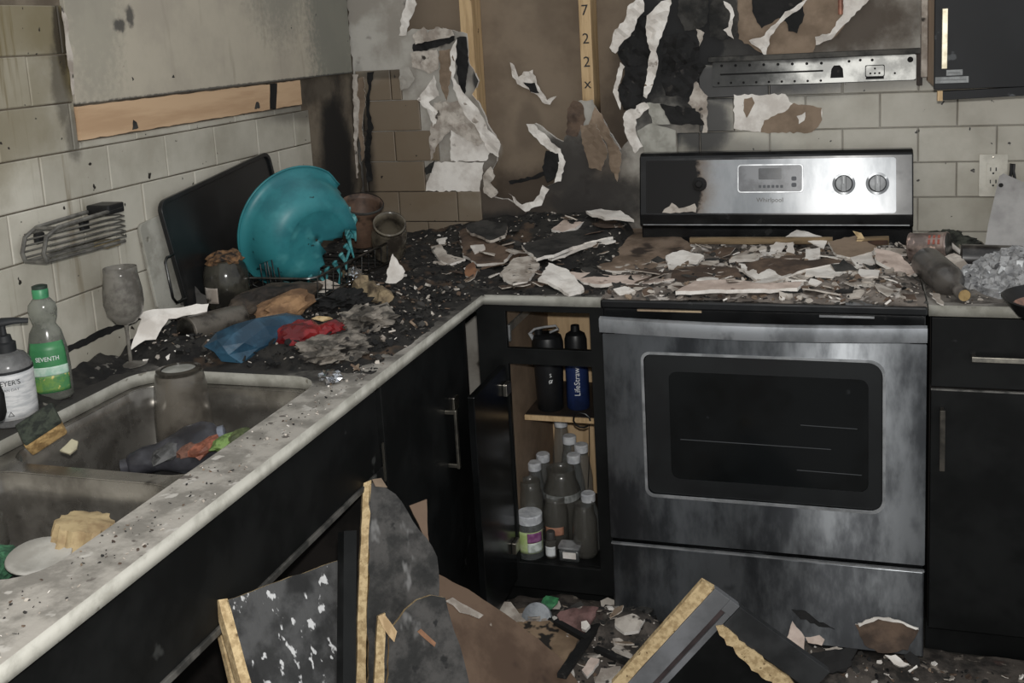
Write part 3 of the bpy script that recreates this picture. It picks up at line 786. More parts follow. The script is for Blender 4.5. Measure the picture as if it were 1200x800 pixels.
me = xform(holed(rrect(.972, 1.668, .004, .158, .003, 5, [.003, .008, .008, .003]), [], .002), FM @ Matrix.Translation((0, 0, .002)))
me.materials.append(STP); spn = mobj('control_panel', me, bgo, bevel=.0006)
def fbox(x0, x1, h0, h1, off, t, mat, name, r=.008, bevel=.0008):
    me = xform(holed(rrect(x0, x1, h0, h1, r, 4), [], t), FM @ Matrix.Translation((0, 0, off)))
    me.materials.append(mat); return mobj(name, me, bgo, bevel=bevel)
DSP = M('display_grey', srgb(118, 120, 124), srgb(84, 86, 90), 12, .3, spots=(srgb(170, 172, 176), 12, .62, .14))
fbox(1.237, 1.421, .062, .144, .0032, .0012, STB, 'display_bezel', .010)
fbox(1.241, 1.417, .066, .140, .0042, .0012, DSP, 'display', .008)
fbox(1.297, 1.360, .100, .132, .0050, .001, M('lcd_dark', srgb(54, 56, 60), srgb(70, 72, 76), 30, .2), 'lcd', .003)
for k in range(6): fbox(1.297 + k * .012, 1.305 + k * .012, .076, .084, .0048, .0008, M('key_grey', srgb(90, 92, 96)) if k == 0 else bpy.data.materials['key_grey'], 'key', .002, 0)
for h_ in (.078, .096): fbox(1.388, 1.402, h_, h_ + .012, .0048, .0008, bpy.data.materials['key_grey'], 'key', .004, 0)
KN = M('knob_grey', srgb(96, 98, 100), srgb(64, 66, 68), 20, .35, .3)
def knob(x, h, mat):
    m = MB(); m.lathe([(.031, 0), (.031, .002), (.0295, .0025)], 28, mat=None); 
    ring = m.mesh('dial_ring', STP, SM); ring.transform(FM @ Matrix.Translation((x, h, .002)))
    ro = mobj('dial_ring', ring, bgo)
    m = MB(); m.lathe([(.0245, 0), (.024, .012), (.022, .016), (0, .0165)], 28); m.obox((0, 0, .018), (.0065, 0, 0), (0, .023, 0), (0, 0, .006))
    me = m.mesh('knob', mat, SM); me.transform(FM @ Matrix.Translation((x, h, .004)))
    ko = mobj('knob', me, bgo, bevel=.001)
    m = MB(); m.obox((0, .010, .0245), (.001, 0, 0), (0, .010, 0), (0, 0, .0006)); me = m.mesh('pointer', TEXTW); me.transform(FM @ Matrix.Translation((x, h, .004))); mobj('pointer', me, ko)
knob(1.530, .086, KN); knob(1.619, .086, KN)
m = MB(); m.lathe([(.021, 0), (.020, .008), (.012, .012), (.008, .022), (0, .0225)], 20); me = m.mesh('burnt_knob_stub', CHAR, SM); me.transform(FM @ Matrix.Translation((1.129, .088, .002))); mobj('burnt_knob_stub', me, bgo)
text('lettering', 'Whirlpool', .018, FT @ Matrix.Translation((1.328, -.0032, .036)), bgo, M('logo_grey', srgb(110, 108, 104)))
sheet('peeled_film', [face(1.02, .006, .004), face(1.12, .006, .004), face(1.115, .03, .004), face(1.07, .02, .004), face(1.05, .034, .004)], .001, [GYPD, GYPD], bgo, amp=.003, rag=.004, seed=81)
lg = MB(); lg.box(RX0 + .01, RX1 - .01, -.1105, -.107, .9985, 1.001); lg.obj('ledge_painted_highlight', STB, bgo)  # pale strip: the ledge's highlight put into colour, no separate bead

# ---------------------------------------------------------------- mounting plate of the missing hood
pt = thing('hood_mounting_plate', 'perforated steel mounting plate screwed to the wall above the range', 'mounting plate', (1.44, 0, 1.39))
hx0, hx1, hz0, hz1 = 1.163, 1.722, 1.392, 1.463
holes = []
for k in range(8): holes.append(circ(1.19 + k * .040, 1.452 - k * .0006, .0042, 10))
for k in range(9): holes.append(circ(1.18 + k * .036, 1.402 - k * .0004, .0036, 10))
holes.append(rrect(1.185, 1.475, 1.424, 1.429, .002, 3))
holes.append([(1.494, 1.405), (1.530, 1.405), (1.528, 1.430), (1.520, 1.440), (1.504, 1.440), (1.497, 1.430)])
holes += [circ(1.545, 1.45, .004, 10), circ(1.575, 1.452, .004, 10), circ(1.607, 1.451, .004, 10), circ(1.667, 1.412, .003, 10)]
holes.append(rrect(1.588, 1.640, 1.404, 1.437, .004, 3))
PS = M('mounting_plate_steel', srgb(186, 186, 182), srgb(140, 140, 137), 12, .45, .65, soot=[((1.12, 0, 1.42), (.26, .2, .15), .9), ((1.2, 0, 1.47), (.5, .2, .022), .7)], sootc=srgb(40, 40, 40))
me = xform(holed(rrect(hx0, hx1, hz0, hz1, .006, 4), holes, .0022), Matrix.Translation((0, -.010, 0)) @ UP_TO_BACK); me.materials.append(PS); mobj('plate', me, pt)
b_ = MB(); b_.box(hx0, hx1, -.004, .0, hz0 - .002, hz1 + .004); b_.obj('backing', CHAR, pt)
b_ = MB(); b_.box(hx0 - .01, hx1 + .012, -.030, -.002, hz1, hz1 + .016); b_.obj('top_flange', M('sooted_flange', srgb(74, 72, 68), srgb(36, 36, 35), 14, .6, .5, bump=.3), pt, bevel=.002)
me = xform(holed(rrect(1.590, 1.638, 1.406, 1.435, .004, 3), [circ(1.602, 1.414, .003, 8), circ(1.614, 1.414, .003, 8), circ(1.626, 1.414, .003, 8), circ(1.614, 1.427, .003, 8)], .002), Matrix.Translation((0, -.014, 0)) @ UP_TO_BACK); me.materials.append(PS); mobj('socket_plate', me, pt)
b_ = MB(); b_.box(1.590, 1.638, -.016, -.008, 1.398, 1.4045); b_.obj('socket_lip', CHAR, pt)
b_ = MB(); b_.lathe([(.008, 0), (.007, .004), (0, .005)], 12); me = b_.mesh('screw', CHAR, SM); me.transform(Matrix.Translation((1.707, -.0125, 1.448)) @ UP_TO_BACK); mobj('screw', me, pt)
panel('end_bracket', 1.724, 1.738, -.026, -.001, 1.376, 1.47, M('brown_bracket', srgb(58, 48, 42), srgb(36, 32, 30), 20, .7), pt)

# ---------------------------------------------------------------- wall cabinet, right
wc = thing('wall_cabinet', 'charcoal wall cabinet with a pale bar handle at the upper right', 'cabinet', (2.05, -.14, 1.38))
GRD = M('charcoal_lacquer', srgb(28, 29, 31), srgb(21, 22, 24), 3, .5, spec=.25, spots=(srgb(74, 76, 78), 18, .70, .05))
SIDE = M('cabinet_side_tan', srgb(176, 152, 130), srgb(150, 130, 112), 8, .7, stretch=(3, 3, .6), bump=.1)
panel('carcass', 1.750, 2.6, -.275, -.001, 1.388, 2.2, SIDE, wc)
panel('edge_strip', 1.733, 1.749, -.05, -.001, 1.40, 2.2, GYPD, wc)
wd = panel('door', 1.748, 2.2, -.297, -.277, 1.382, 2.2, GRD, wc)
bar_handle(wd, at(1105.5, 80, y=-.297), at(1106.5, 10, y=-.297), (0, -.026, 0), M('pale_bar', srgb(226, 218, 196), srgb(186, 176, 150), 20, .4, .4), .0065)
panel('door', 2.204, 2.6, -.297, -.277, 1.382, 2.2, GRD, wc)
STK = M('sticker_grey', srgb(150, 152, 152), srgb(118, 120, 120), 30, .6)
for (a, b) in (((1109, 82), (1128, 88)), ((1096, 90.5), (1135, 96.5))):
    p, q = at(*a, y=-.2975), at(*b, y=-.2975); s_ = MB(); s_.box(p.x, q.x, -.2985, -.297, q.z, p.z); so = s_.obj('sticker', STK, wd)
    l_ = MB(); l_.box(p.x + .004, q.x - .006, -.2989, -.2984, (p.z + q.z) / 2 - .0012, (p.z + q.z) / 2 + .0012); l_.obj('print_line', M('faint_print', srgb(110, 112, 112)), so)
r_ = MB(); r_.obox((1.985, -.285, 1.372), (.22, 0, .006), (0, .010, 0), (0, 0, .011)); r_.obj('light_rail', GRD, wc, bevel=.001)
r_ = MB(); r_.obox((1.7625, -.285, 1.366), (.006, 0, 0), (0, .0105, 0), (0, 0, .0125)); r_.obj('rail_end', RAWW, wc)

# ---------------------------------------------------------------- outlet
ot = thing('wall_outlet', 'cream duplex wall outlet among the tiles behind the leaning board', 'outlet', (1.925, 0, 1.06))
PL = M('cream_plastic', srgb(206, 202, 190), srgb(182, 178, 166), 12, .4)
me = xform(holed(rrect(1.889, 1.961, 1.062, 1.180, .004, 3), [], .005), Matrix.Translation((0, -.006, 0)) @ UP_TO_BACK); me.materials.append(PL); mobj('cover_plate', me, ot, bevel=.002)
me = xform(holed(rrect(1.908, 1.942, 1.087, 1.155, .004, 3), [], .002), Matrix.Translation((0, -.0075, 0)) @ UP_TO_BACK); me.materials.append(PL); mobj('insert', me, ot, bevel=.001)
for z_ in (1.104, 1.138):
    for dx, w_ in ((-.007, .0013), (.007, .0016)):
        s_ = MB(); s_.box(1.925 + dx - w_, 1.925 + dx + w_, -.0079, -.007, z_ - .005, z_ + .005); s_.obj('slot', TEXTK, ot)
    s_ = MB(); s_.lathe([(.0028, 0), (.0028, .0006), (0, .0006)], 10); me = s_.mesh('ground_hole', TEXTK); me.transform(Matrix.Translation((1.925, -.0075, z_ - .011)) @ UP_TO_BACK); mobj('ground_hole', me, ot)
s_ = MB(); s_.lathe([(.003, 0), (.003, .001), (0, .0014)], 10); me = s_.mesh('screw', NICKEL); me.transform(Matrix.Translation((1.925, -.006, 1.171)) @ UP_TO_BACK); mobj('screw', me, ot)

# ================================================================ rubble beds (heights shared by everything that lies on them)
def n2(x, y, f, o=0.0): return noise.noise(Vector((x * f + o, y * f - o, o * .37)))
def h_left(x, y):
    """char bed on the L-shaped worktop"""
    if x > .949 or y > -.003 or y < -1.30: return 0
    edge = min((.628 - x) if y < -.64 else 9, (y + .632) if x > .64 else 9, y + 1.285 + .03 * n2(x, y, 18), .948 - x)
    k = max(0.0, min(1.0, (edge + .018 * n2(x, y, 14, 3)) / .07))
    base = .070 * max(0.0, 1 + y / .34) * max(0.0, min(1.0, (x - .22) / .3)) + .012 + .022 * max(0, 1 - x / .5) + .020 * max(0.0, 1 + y / .55) + .014 * n2(x, y, 7, 1) + .010 * n2(x, y, 19, 2) + .006 * n2(x, y, 48, 5) + .003 * n2(x, y, 110, 6)
    return max(0.0, base) * k
def h_range(x, y):
    if x < RX0 or x > RX1 or y < -.655 or y > -.085: return 0
    e = min(x - RX0 + .03, RX1 - x + .01, y + .655)
    k = max(0.0, min(1.0, (e + .02 * n2(x, y, 20, 4)) / .06))
    return max(0.0, .011 + .020 * (y + .65) + .013 * n2(x, y, 9, 7) + .009 * n2(x, y, 26, 8) + .004 * n2(x, y, 70, 9)) * k
def h_right(x, y):
    if x < 1.717: return 0
    k = max(0.0, min(1.0, (y + .62 + .02 * n2(x, y, 15, 2)) / .10)) * max(0.0, min(1.0, (x - 1.717) / .03))
    return max(0.0, .010 + .012 * n2(x, y, 12, 11) + .008 * n2(x, y, 40, 12)) * k
def h_floor(x, y):
    if y > -.56: return 0
    k = max(0.0, min(1.0, (1.35 + y) / .3))
    b = .03 + .045 * math.exp(-((x - .86) / .25) ** 2 - ((y + .78) / .2) ** 2) + .02 * n2(x, y, 8, 13) + .014 * n2(x, y, 22, 14) + .006 * n2(x, y, 60, 15)
    b += .055 * math.exp(-((x - 1.0) / .15) ** 2 - ((y + .74) / .10) ** 2)
    if x > 1.1: b += .045 * math.exp(-((y + .69) / .07) ** 2) * max(0.0, min(1.0, (1.78 - x) / .15))
    b *= 1.0 if x < 1.2 else max(.45, 1 - (x - 1.2) * 1.2)
    return max(0.0, b) * k
def bed(name, x0, x1, y0, y1, z, h, step, mat, label, cat):
    nx, ny = int((x1 - x0) / step) + 1, int((y1 - y0) / step) + 1
    vs = []; fs = []
    for i in range(nx + 1):
        for j in range(ny + 1):
            x, y = x0 + (x1 - x0) * i / nx, y0 + (y1 - y0) * j / ny
            vs.append((x, y, z + h(x, y) - .0012))
    for i in range(nx):
        for j in range(ny):
            q = (i * (ny + 1) + j, (i + 1) * (ny + 1) + j, (i + 1) * (ny + 1) + j + 1, i * (ny + 1) + j + 1)
            if max(vs[k][2] for k in q) > z: fs.append(q)
    m = MB(); m.add(vs, fs)
    me = m.mesh(name, mat, True)
    bm = bmesh.new(); bm.from_mesh(me); bmesh.ops.delete(bm, geom=[v for v in bm.verts if not v.link_faces], context='VERTS'); bm.to_mesh(me); bm.free()
    return tag(mobj(name, me), label, cat, kind='stuff')
CHARBED = M('char_and_ash', srgb(42, 40, 37), srgb(18, 17, 17), 22, .85, bump=1.0, bscale=90, spots=(srgb(112, 108, 102), 46, .64, .06), spot2=(srgb(74, 60, 48), 9, .60, .08))
PLASTERBED = M('plaster_rubble', srgb(128, 119, 111), srgb(80, 73, 67), 14, .9, bump=1.0, bscale=80, spots=(srgb(188, 181, 174), 15, .56, .07), spot2=(srgb(40, 37, 35), 14, .63, .08))
FLOORBED = M('floor_rubble', srgb(86, 79, 73), srgb(42, 39, 36), 16, .9, bump=1.0, bscale=80, spots=(srgb(136, 127, 117), 30, .62, .07), spot2=(srgb(86, 66, 60), 8, .62, .08))
DUSTBED = M('dusty_rubble', srgb(120, 114, 107), srgb(74, 69, 64), 18, .9, bump=1.0, bscale=80, spots=(srgb(40, 37, 35), 16, .6, .08))
bed('char_bed', .006, .948, -1.30, -.004, ZC, h_left, .0075, CHARBED, 'black char and ash spread over the corner worktop', 'ash')
def h_ridge(x, y): return max(0.0, .030 * (1 - x / .075) + .012 * n2(x, y, 24, 31) + .005 * n2(x, y, 70, 32)) * max(0.0, min(1.0, (-1.26 - y) / .04)) * max(0.0, min(1.0, (y + 2.4) / .2))
bed('ash_ridge', .004, .095, -2.4, -1.25, ZC, h_ridge, .006, CHARBED, 'black ash ridge along the wall behind the sink', 'ash')
bed('plaster_rubble', RX0 + .001, RX1 - .001, -.656, -.086, .9165, h_range, .0075, PLASTERBED, 'broken plaster rubble covering the cooktop', 'rubble')
bed('dust_rubble', 1.718, 2.3, -.63, -.01, ZC, h_right, .009, DUSTBED, 'dusty grey rubble on the worktop right of the range', 'rubble')
bed('floor_rubble', .50, 2.5, -1.6, -.565, 0, h_floor, .010, FLOORBED, 'charred rubble strewn over the kitchen floor', 'rubble')

def chip_poly(rnd, r, n=None):
    n = n or rnd.choice((5, 6, 7)); a0 = rnd.uniform(0, 6.28); e = rnd.uniform(.45, 1)
    out = []
    for k in range(n):
        a = a0 + 6.283 * k / n + rnd.uniform(-.3, .3); q = r * rnd.uniform(.6, 1.15)
        out.append((q * math.cos(a), q * math.sin(a) * e))
    return out
def add_chip(m, rnd, x, y, z, r, t, tilt, mi):
    R = Euler((rnd.uniform(-tilt, tilt), rnd.uniform(-tilt, tilt), rnd.uniform(0, 6.28))).to_matrix()
    c = Vector((x, y, z))
    m.prism([c + R @ Vector((a, b, 0)) for a, b in chip_poly(rnd, r)], R @ Vector((0, 0, t)), mi, mi)
CH = [GYP, GYPD, PAPERD, CHAR, CHARG, PAPER]
def chips(name, label, count, x0, x1, y0, y1, z, h, seed, wts, rmin=.002, rmax=.008, ok=None):
    rnd = random.Random(seed); m = MB(); k = 0
    while k < count:
        x, y = rnd.uniform(x0, x1), rnd.uniform(y0, y1)
        hh = h(x, y)
        if hh <= .001 or (ok and not ok(x, y)):
            k += .2; continue
        r = rmin + (rmax - rmin) * rnd.random() ** 2.2
        add_chip(m, rnd, x, y, z + hh - .001, r, r * rnd.uniform(.2, .5), .7, rnd.choices(range(6), wts)[0]); k += 1
    return tag(m.obj(name, CH, fix=False), label, 'debris', kind='stuff')
chips('char_crumbs', 'fine black and pale crumbs over the char on the corner worktop', 2600, .01, .94, -1.28, -.01, ZC, h_left, 5, (1, 4, 3, 14, 8, 1))
chips('plaster_crumbs', 'fine plaster crumbs over the rubble on the cooktop', 1700, RX0, RX1, -.65, -.09, .9165, h_range, 6, (2, 9, 6, 3, 7, 4), .002, .012)
chips('floor_crumbs', 'pale crumbs scattered through the rubble on the floor', 1700, .62, 1.95, -1.3, -.63, 0, h_floor, 8, (2, 5, 4, 9, 7, 1), .003, .012)
chips('dust_crumbs', 'small grey crumbs on the worktop right of the range', 380, 1.72, 2.2, -.62, -.02, ZC, h_right, 9, (2, 7, 2, 3, 4, 1), .002, .008)
def strip_ok(x, y): return x > .535 or y > -1.3
chips('ash_flecks', 'specks of ash and char along the front of the sink worktop', 300, .54, .625, -2.5, -1.2, ZC, lambda x, y: .0018, 10, (1, 6, 2, 1, 6, 1), .0012, .0038)

# ================================================================ things on the left worktop
def clear_glass(name, tint, rough=.12, trans=.85, soot=None):
    return M(name, tint, None, rough=rough, alpha=1 - trans * .78, ior=1.45, spec=.8, coat=.5)
SMOKE = clear_glass('smoked_glass', srgb(176, 170, 160), .22, .72)
JARG = clear_glass('dirty_jar_glass', srgb(92, 90, 84), .2, .7)
CLEARP = clear_glass('clear_plastic', srgb(112, 115, 114), .15, .8)

# wine glass
wg = thing('wine_glass', 'smoke-filmed wine glass standing by the tiles beyond the green dish soap', 'wine glass', (.058, -1.29, .9165))
m = MB(); m.lathe([(.004, .088), (.022, .094), (.036, .112), (.0415, .138), (.0405, .165), (.035, .200), (.0345, .2145), (.0332, .2145), (.0338, .200), (.039, .165), (.040, .138), (.0345, .114), (.020, .097), (.003, .092)], 32, cap=False)
FILM = M('sooty_glass_film', srgb(150, 146, 138), srgb(104, 100, 94), 14, .18, trans=.35, ior=1.3, obj=True)
m.obj('bowl', FILM, wg, world=False, smooth=True)
m = MB(); m.lathe([(.0045, .003), (.0038, .03), (.0036, .07), (.005, .088), (.004, .092)], 16); m.obj('stem', FILM, wg, world=False, smooth=True)
m = MB(); m.lathe([(.034, 0), (.034, .0015), (.018, .004), (.005, .007)], 28); m.obj('foot', FILM, wg, world=False, smooth=SM)

# dish soap
ds = thing('dish_soap_bottle', 'clear squeeze bottle of dish soap with green label and green cap', 'soap bottle', (.040, -1.503, .9165), (0, 0, math.radians(36)))
ds.scale = (.86, .86, 1.0)
def oval(prof, sy, name, mat, parent, seg=32, smooth=SM):
    m = MB(); m.lathe(prof, seg, sy=sy); return m.obj(name, mat, parent, world=False, smooth=smooth)
SOAPB = M('clear_soap_plastic', srgb(168, 170, 160), srgb(132, 134, 126), 20, .16, trans=.6, ior=1.3)
oval([(0, 0), (.040, 0), (.044, .006), (.0445, .06), (.042, .10), (.034, .135), (.024, .150), (.029, .164), (.031, .178), (.029, .190), (.020, .200), (.016, .204)], .68, 'body', SOAPB, ds, 36, True)
oval([(.017, .203), (.0175, .219), (.016, .221)], .9, 'cap', M('green_cap', srgb(66, 140, 96), srgb(44, 104, 72), 20, .4), ds)
oval([(.0165, .221), (.0168, .227), (.010, .229), (0, .229)], .9, 'cap_top', M('dark_green_lid', srgb(46, 60, 52), srgb(34, 44, 40), 20, .5), ds)
def wrap(name, r0f, sy, a0, a1, z0, z1, mat, parent, seg=14, rows=6, off=.0008):
    """a label hugging an oval bottle: angle range in degrees around -y"""
    m = MB(); vs, fs = [], []
    for j in range(rows + 1):
        z = z0 + (z1 - z0) * j / rows; r = r0f(z) + off
        for i in range(seg + 1):
            a = math.radians(a0 + (a1 - a0) * i / seg)
            vs.append((r * math.sin(a), -r * math.cos(a) * sy - off * .5, z))
    for j in range(rows):
        for i in range(seg): fs.append((j * (seg + 1) + i, j * (seg + 1) + i + 1, (j + 1) * (seg + 1) + i + 1, (j + 1) * (seg + 1) + i))
    m.add(vs, fs); o = m.obj(name, mat, parent, world=False, smooth=True, fix=False)
    s = o.modifiers.new('thick', 'SOLIDIFY'); s.thickness = .0004
    return o
def rad_ds(z): return .0445 if z < .06 else .0445 + (.042 - .0445) * (z - .06) / .04 if z < .10 else .042 + (.034 - .042) * (z - .10) / .035
GL1 = M('label_green', srgb(54, 116, 74), srgb(64, 130, 82), 30, .4); GL2 = M('label_pale', srgb(190, 210, 196), srgb(150, 188, 168), 40, .45)
GL3 = M('label_leaf', srgb(112, 148, 76), srgb(72, 126, 80), 50, .45, spots=(srgb(200, 184, 110), 60, .6, .08))
lb = wrap('label', rad_ds, .68, -62, 62, .018, .118, GL1, ds)
wrap('label_band', rad_ds, .68, -62, 62, .052, .070, GL2, lb, off=.0014)
wrap('label_picture', rad_ds, .68, -62, 62, .020, .053, GL3, lb, off=.0012)
text('lettering', 'SEVENTH', .0125, Matrix.Diagonal((1, .70, 1, 1)) @ Matrix.Translation((0, -.0010, .082)), lb, TEXTW, bend=.0445, world=False)

# pump soap
ps = thing('pump_soap_bottle', 'grey soap bottle with black pump at the left end of the tiles', 'soap bottle', (.058, -1.625, .9165), (0, 0, math.radians(38)))
PB = M('smoky_soap_plastic', srgb(150, 150, 150), srgb(116, 116, 116), 16, .2, trans=.45, ior=1.3)
oval([(0, 0), (.038, 0), (.0415, .005), (.0415, .105), (.040, .116), (.031, .128), (.017, .135)], 1, 'body', PB, ps, 36, SM)
oval([(.019, .133), (.019, .150), (.014, .153), (.012, .164), (.006, .166), (.005, .184)], 1, 'pump_collar', TEXTK, ps, 20)
m = MB(); m.tube([(-.012, 0, .187), (0, 0, .189), (.020, 0, .189), (.044, 0, .186)], [.006, .009, .007, .005], 10, flat=.7); m.obj('pump_nozzle', TEXTK, ps, world=False, smooth=SM)
WL = M('pale_wrap_label', srgb(206, 206, 206), srgb(176, 178, 180), 26, .5, stretch=(1, 1, 5))
lb = wrap('label', lambda z: .0415, 1, -110, 110, .014, .102, WL, ps, seg=24)
wrap('label_stripe', lambda z: .0415, 1, -110, 110, .100, .105, TEXTK, lb, off=.0012, seg=24)
text('lettering', "MEYER'S", .0130, Matrix.Translation((0, 0, .080)), lb, TEXTK, bend=.0428, world=False, sxy=.95)
text('lettering', 'CLEAN DAY', .0070, Matrix.Translation((0, 0, .069)), lb, M('grey_print', srgb(110, 112, 116)), bend=.0428, world=False)
text('lettering', '\u25B3', .012, Matrix.Translation((.0, 0, .022)), lb, TEXTK, bend=.0428, world=False)

# black tap at the left edge
fc = thing('kitchen_tap', 'black kitchen tap reaching over the sink at the left photo edge', 'tap', (.052, -1.785, .9165))
BP = M('matte_black_metal', srgb(26, 26, 27), srgb(16, 16, 17), 12, .4)
m = MB(); m.lathe([(.026, 0), (.026, .012), (.018, .02), (.017, .08), (.014, .085)], 20); m.obj('base', BP, fc, world=False, smooth=SM)
m = MB(); m.tube([(0, 0, .08), (0, 0, .20), (.02, .004, .245), (.055, .010, .262), (.085, .018, .245), (.095, .022, .20), (.096, .026, .16)], .0115, 12); m.obj('spout', BP, fc, world=False, smooth=SM)
m = MB(); m.lathe([(0, -.048), (.014, -.048), (.0185, -.036), (.0185, -.005), (.014, .012), (.012, .03)], 20, (.096, .028, .105)); m.obj('spray_head', BP, fc, world=False, smooth=SM)

# wire caddy on the wall
wk = thing('wire_caddy', 'grey wire sink caddy hanging on the left wall tiles', 'wire caddy', (.03, -1.38, 1.19))
GW = M('sooty_coated_wire', srgb(120, 118, 112), srgb(84, 82, 78), 20, .45, .3)
A_ = at(22, 298, x=.012); B_ = at(112, 282, x=.012)
y0, y1 = -1.505, -1.268
def cz(y, top): return (1.252 if top else 1.190) + (y - y0) / (y1 - y0) * (.004 if top else -.006)
m = MB()
for x_ in (.012, .062):
    m.tube([(x_, y0 + .005, cz(y0, 0)), (x_, y0, cz(y0, 0) + .018), (x_, y0 + .012, cz(y0, 1) - .015), (x_, y0 + .045, cz(y0, 1) - .002), (x_, y1, cz(y1, 1))], .0042, 8)
    m.tube([(x_, y0 + .005, cz(y0, 0)), (x_, y1, cz(y1, 0))], .0036, 8)
m.tube([(.012, y0 + .005, cz(y0, 0)), (.062, y0 + .005, cz(y0, 0))], .004, 8)
m.tube([(.012, y0 + .04, cz(y0, 1) - .003), (.062, y0 + .04, cz(y0, 1) - .003)], .004, 8)
m.obj('frame', GW, wk, smooth=SM)
for k in range(5):
    z_ = 1.196 + k * .011
    w_ = MB(); w_.tube([(.012, y0 + .004 + k * .002, z_ + .002), (.012, y1 + .006, z_ - .003), (.037, y1 + .022, z_ - .003), (.062, y1 + .006, z_ - .003), (.062, y0 + .012 + k * .004, z_ + .002)], .0019, 6); w_.obj('wire', GW, wk, smooth=SM)
panel('end_clip', .010, .066, y1 - .045, y1 + .006, 1.247, 1.268, BP, wk, .003)
panel('pad', .020, .058, y1 - .05, y1 - .005, 1.176, 1.190, M('rusty_pad', srgb(130, 118, 92), srgb(96, 86, 66), 30, .8), wk, .004)
for yy in (-1.45, -1.32): panel('suction_cup', .001, .012, yy - .012, yy + .012, 1.215, 1.238, BP, wk, .004)

# leaning baking tray, white board behind it
tr = thing('baking_tray', 'large black baking tray leaning against the tiles behind the dish rack', 'tray', (.055, -.80, .925), (0, math.radians(-6), 0))
tm = Matrix.Rotation(math.radians(6.5), 4, 'X')
BT = M('black_tray', srgb(30, 31, 32), srgb(20, 21, 22), 6, .3, spots=(srgb(90, 92, 92), 7, .72, .05, (1, 1, .3)))
Y2Z = Matrix(((0, 0, 1, 0), (1, 0, 0, 0), (0, 1, 0, 0), (0, 0, 0, 1)))          # plate xy -> yz, face to +x
me = xform(holed(rrect(-.245, .245, .01, .335, .022, 5), [], .004), tm @ Y2Z); me.materials.append(BT); mobj('pan', me, tr, world=False)
me = xform(holed(rrect(-.255, .255, .0, .345, .028, 5), [rrect(-.245, .245, .01, .335, .022, 5)], .012), tm @ Matrix.Translation((.006, 0, 0)) @ Y2Z); me.materials.append(BT); mobj('rim', me, tr, world=False, bevel=.002)
m = MB(); m.tube([(.010, -.262, .11), (.012, -.300, .115), (.012, -.308, .13), (.012, -.30, .215), (.012, -.29, .222), (.010, -.262, .22)], .0032, 8); m.v = [tuple(tm @ Vector(v)) for v in m.v]
m.obj('handle', CHROME, tr, world=False, smooth=SM)
wb_ = thing('cutting_board', 'narrow edge of a white board standing behind the black tray', 'board', (.02, -.86, .925), (0, math.radians(-2.5), 0))
me = xform(holed(rrect(-.255, .20, 0, .30, .015, 4), [circ(-.235, .26, .006, 10)], .008), tm @ Y2Z); me.materials.append(CREAM); mobj('panel', me, wb_, world=False, bevel=.002)

# dish rack
rk = thing('dish_rack', 'blackened chrome wire dish rack under the melted teal bowl', 'dish rack', (.18, -.67, .96))
x0, x1, ya, yb = .055, .315, -.93, -.40
m = MB()
for z_, q in ((1.022, .0032), (.968, .0026)):
    m.tube([(x, y, z_) for x, y in rrect(x0, x1, ya, yb, .03, 4)], q, 8, closed=True)
m.obj('rim', CHROME, rk, smooth=SM)
for k in range(13):
    y = ya + .02 + k * (yb - ya - .04) / 12
    w_ = MB(); w_.tube([(x0, y, 1.022), (x0 + .004, y, .968), (x0 + .02, y, .960), (x1 - .02, y, .960), (x1 - .004, y, .968), (x1, y, 1.022)], .0016, 6); w_.obj('wire', CHROME, rk, smooth=SM)
for k in range(3):
    y = -.90 + k * .022
    w_ = MB(); w_.tube([(.16, y, .962), (.155, y, 1.05), (.175, y, 1.056), (.185, y, .962)], .0018, 6); w_.obj('plate_prong', CHROME, rk, smooth=SM)

# melted teal bowl
tb = thing('melted_bowl', 'teal plastic bowl tipped on its side, its right half melted to strands', 'bowl', (.175, -.745, 1.115))
TEAL = M('teal_plastic', srgb(50, 124, 130), srgb(38, 102, 110), 7, .42, spots=(srgb(20, 44, 48), 34, .66, .05), spot2=(srgb(72, 142, 146), 9, .62, .1))
TEALL = M('melted_teal', srgb(92, 156, 158), srgb(50, 118, 124), 40, .3, bump=.5, bscale=120)
ax = Vector((-.80, .46, .26)).normalized()                  # opening looks away to the left wall
ux = ax.cross(Vector((0, 0, 1))).normalized(); uy = ux.cross(ax)
prof = [(.164, .002), (.166, .006), (.162, .009), (.150, .004), (.141, -.004), (.137, -.020), (.130, -.050), (.112, -.080), (.082, -.096), (.078, -.094), (.05, -.0965), (.02, -.096), (.004, -.096)]
vs, fs = [], []
SEG = 64
for k in range(SEG):
    a = 2 * math.pi * k / SEG
    for i, (r, d) in enumerate(prof):
        w_ = 1 + .012 * math.sin(3 * a + 1)
        dirx = math.cos(a)
        melt = max(0, dirx * math.cos(.35) + math.sin(a) * -math.sin(.35) - .25)
        p = ux * (r * math.cos(a) * w_) + uy * (r * math.sin(a) * w_) + ax * (d)
        if melt > 0 and i < 8: p += ax * (-.05 * melt) - ux * (.035 * melt * (8 - i) / 8) + Vector((0, 0, -.018 * melt)) + Vector((noise.noise(p * 40), noise.noise(p * 40 + Vector((5, 0, 0))), noise.noise(p * 40 + Vector((0, 7, 0))))) * .012 * melt
        vs.append(p)
n = len(prof); rr = random.Random(4)
for k in range(SEG):
    k2 = (k + 1) % SEG; a = 2 * math.pi * (k + .5) / SEG
    dirx = math.cos(a + .62)
    for i in range(n - 1):
        if dirx > .22:
            lim_i = 3 + int(8.5 * (dirx - .22) / .78 + 2.6 * noise.noise(Vector((k * .5, 3, 0))))
            if i < lim_i: continue
        fs.append((k * n + i, k2 * n + i, k2 * n + i + 1, k * n + i + 1))
m = MB(); m.add(vs, fs); o = m.obj('bowl_shell', TEAL, tb, world=False, smooth=True)
s = o.modifiers.new('wall', 'SOLIDIFY'); s.thickness = .0028
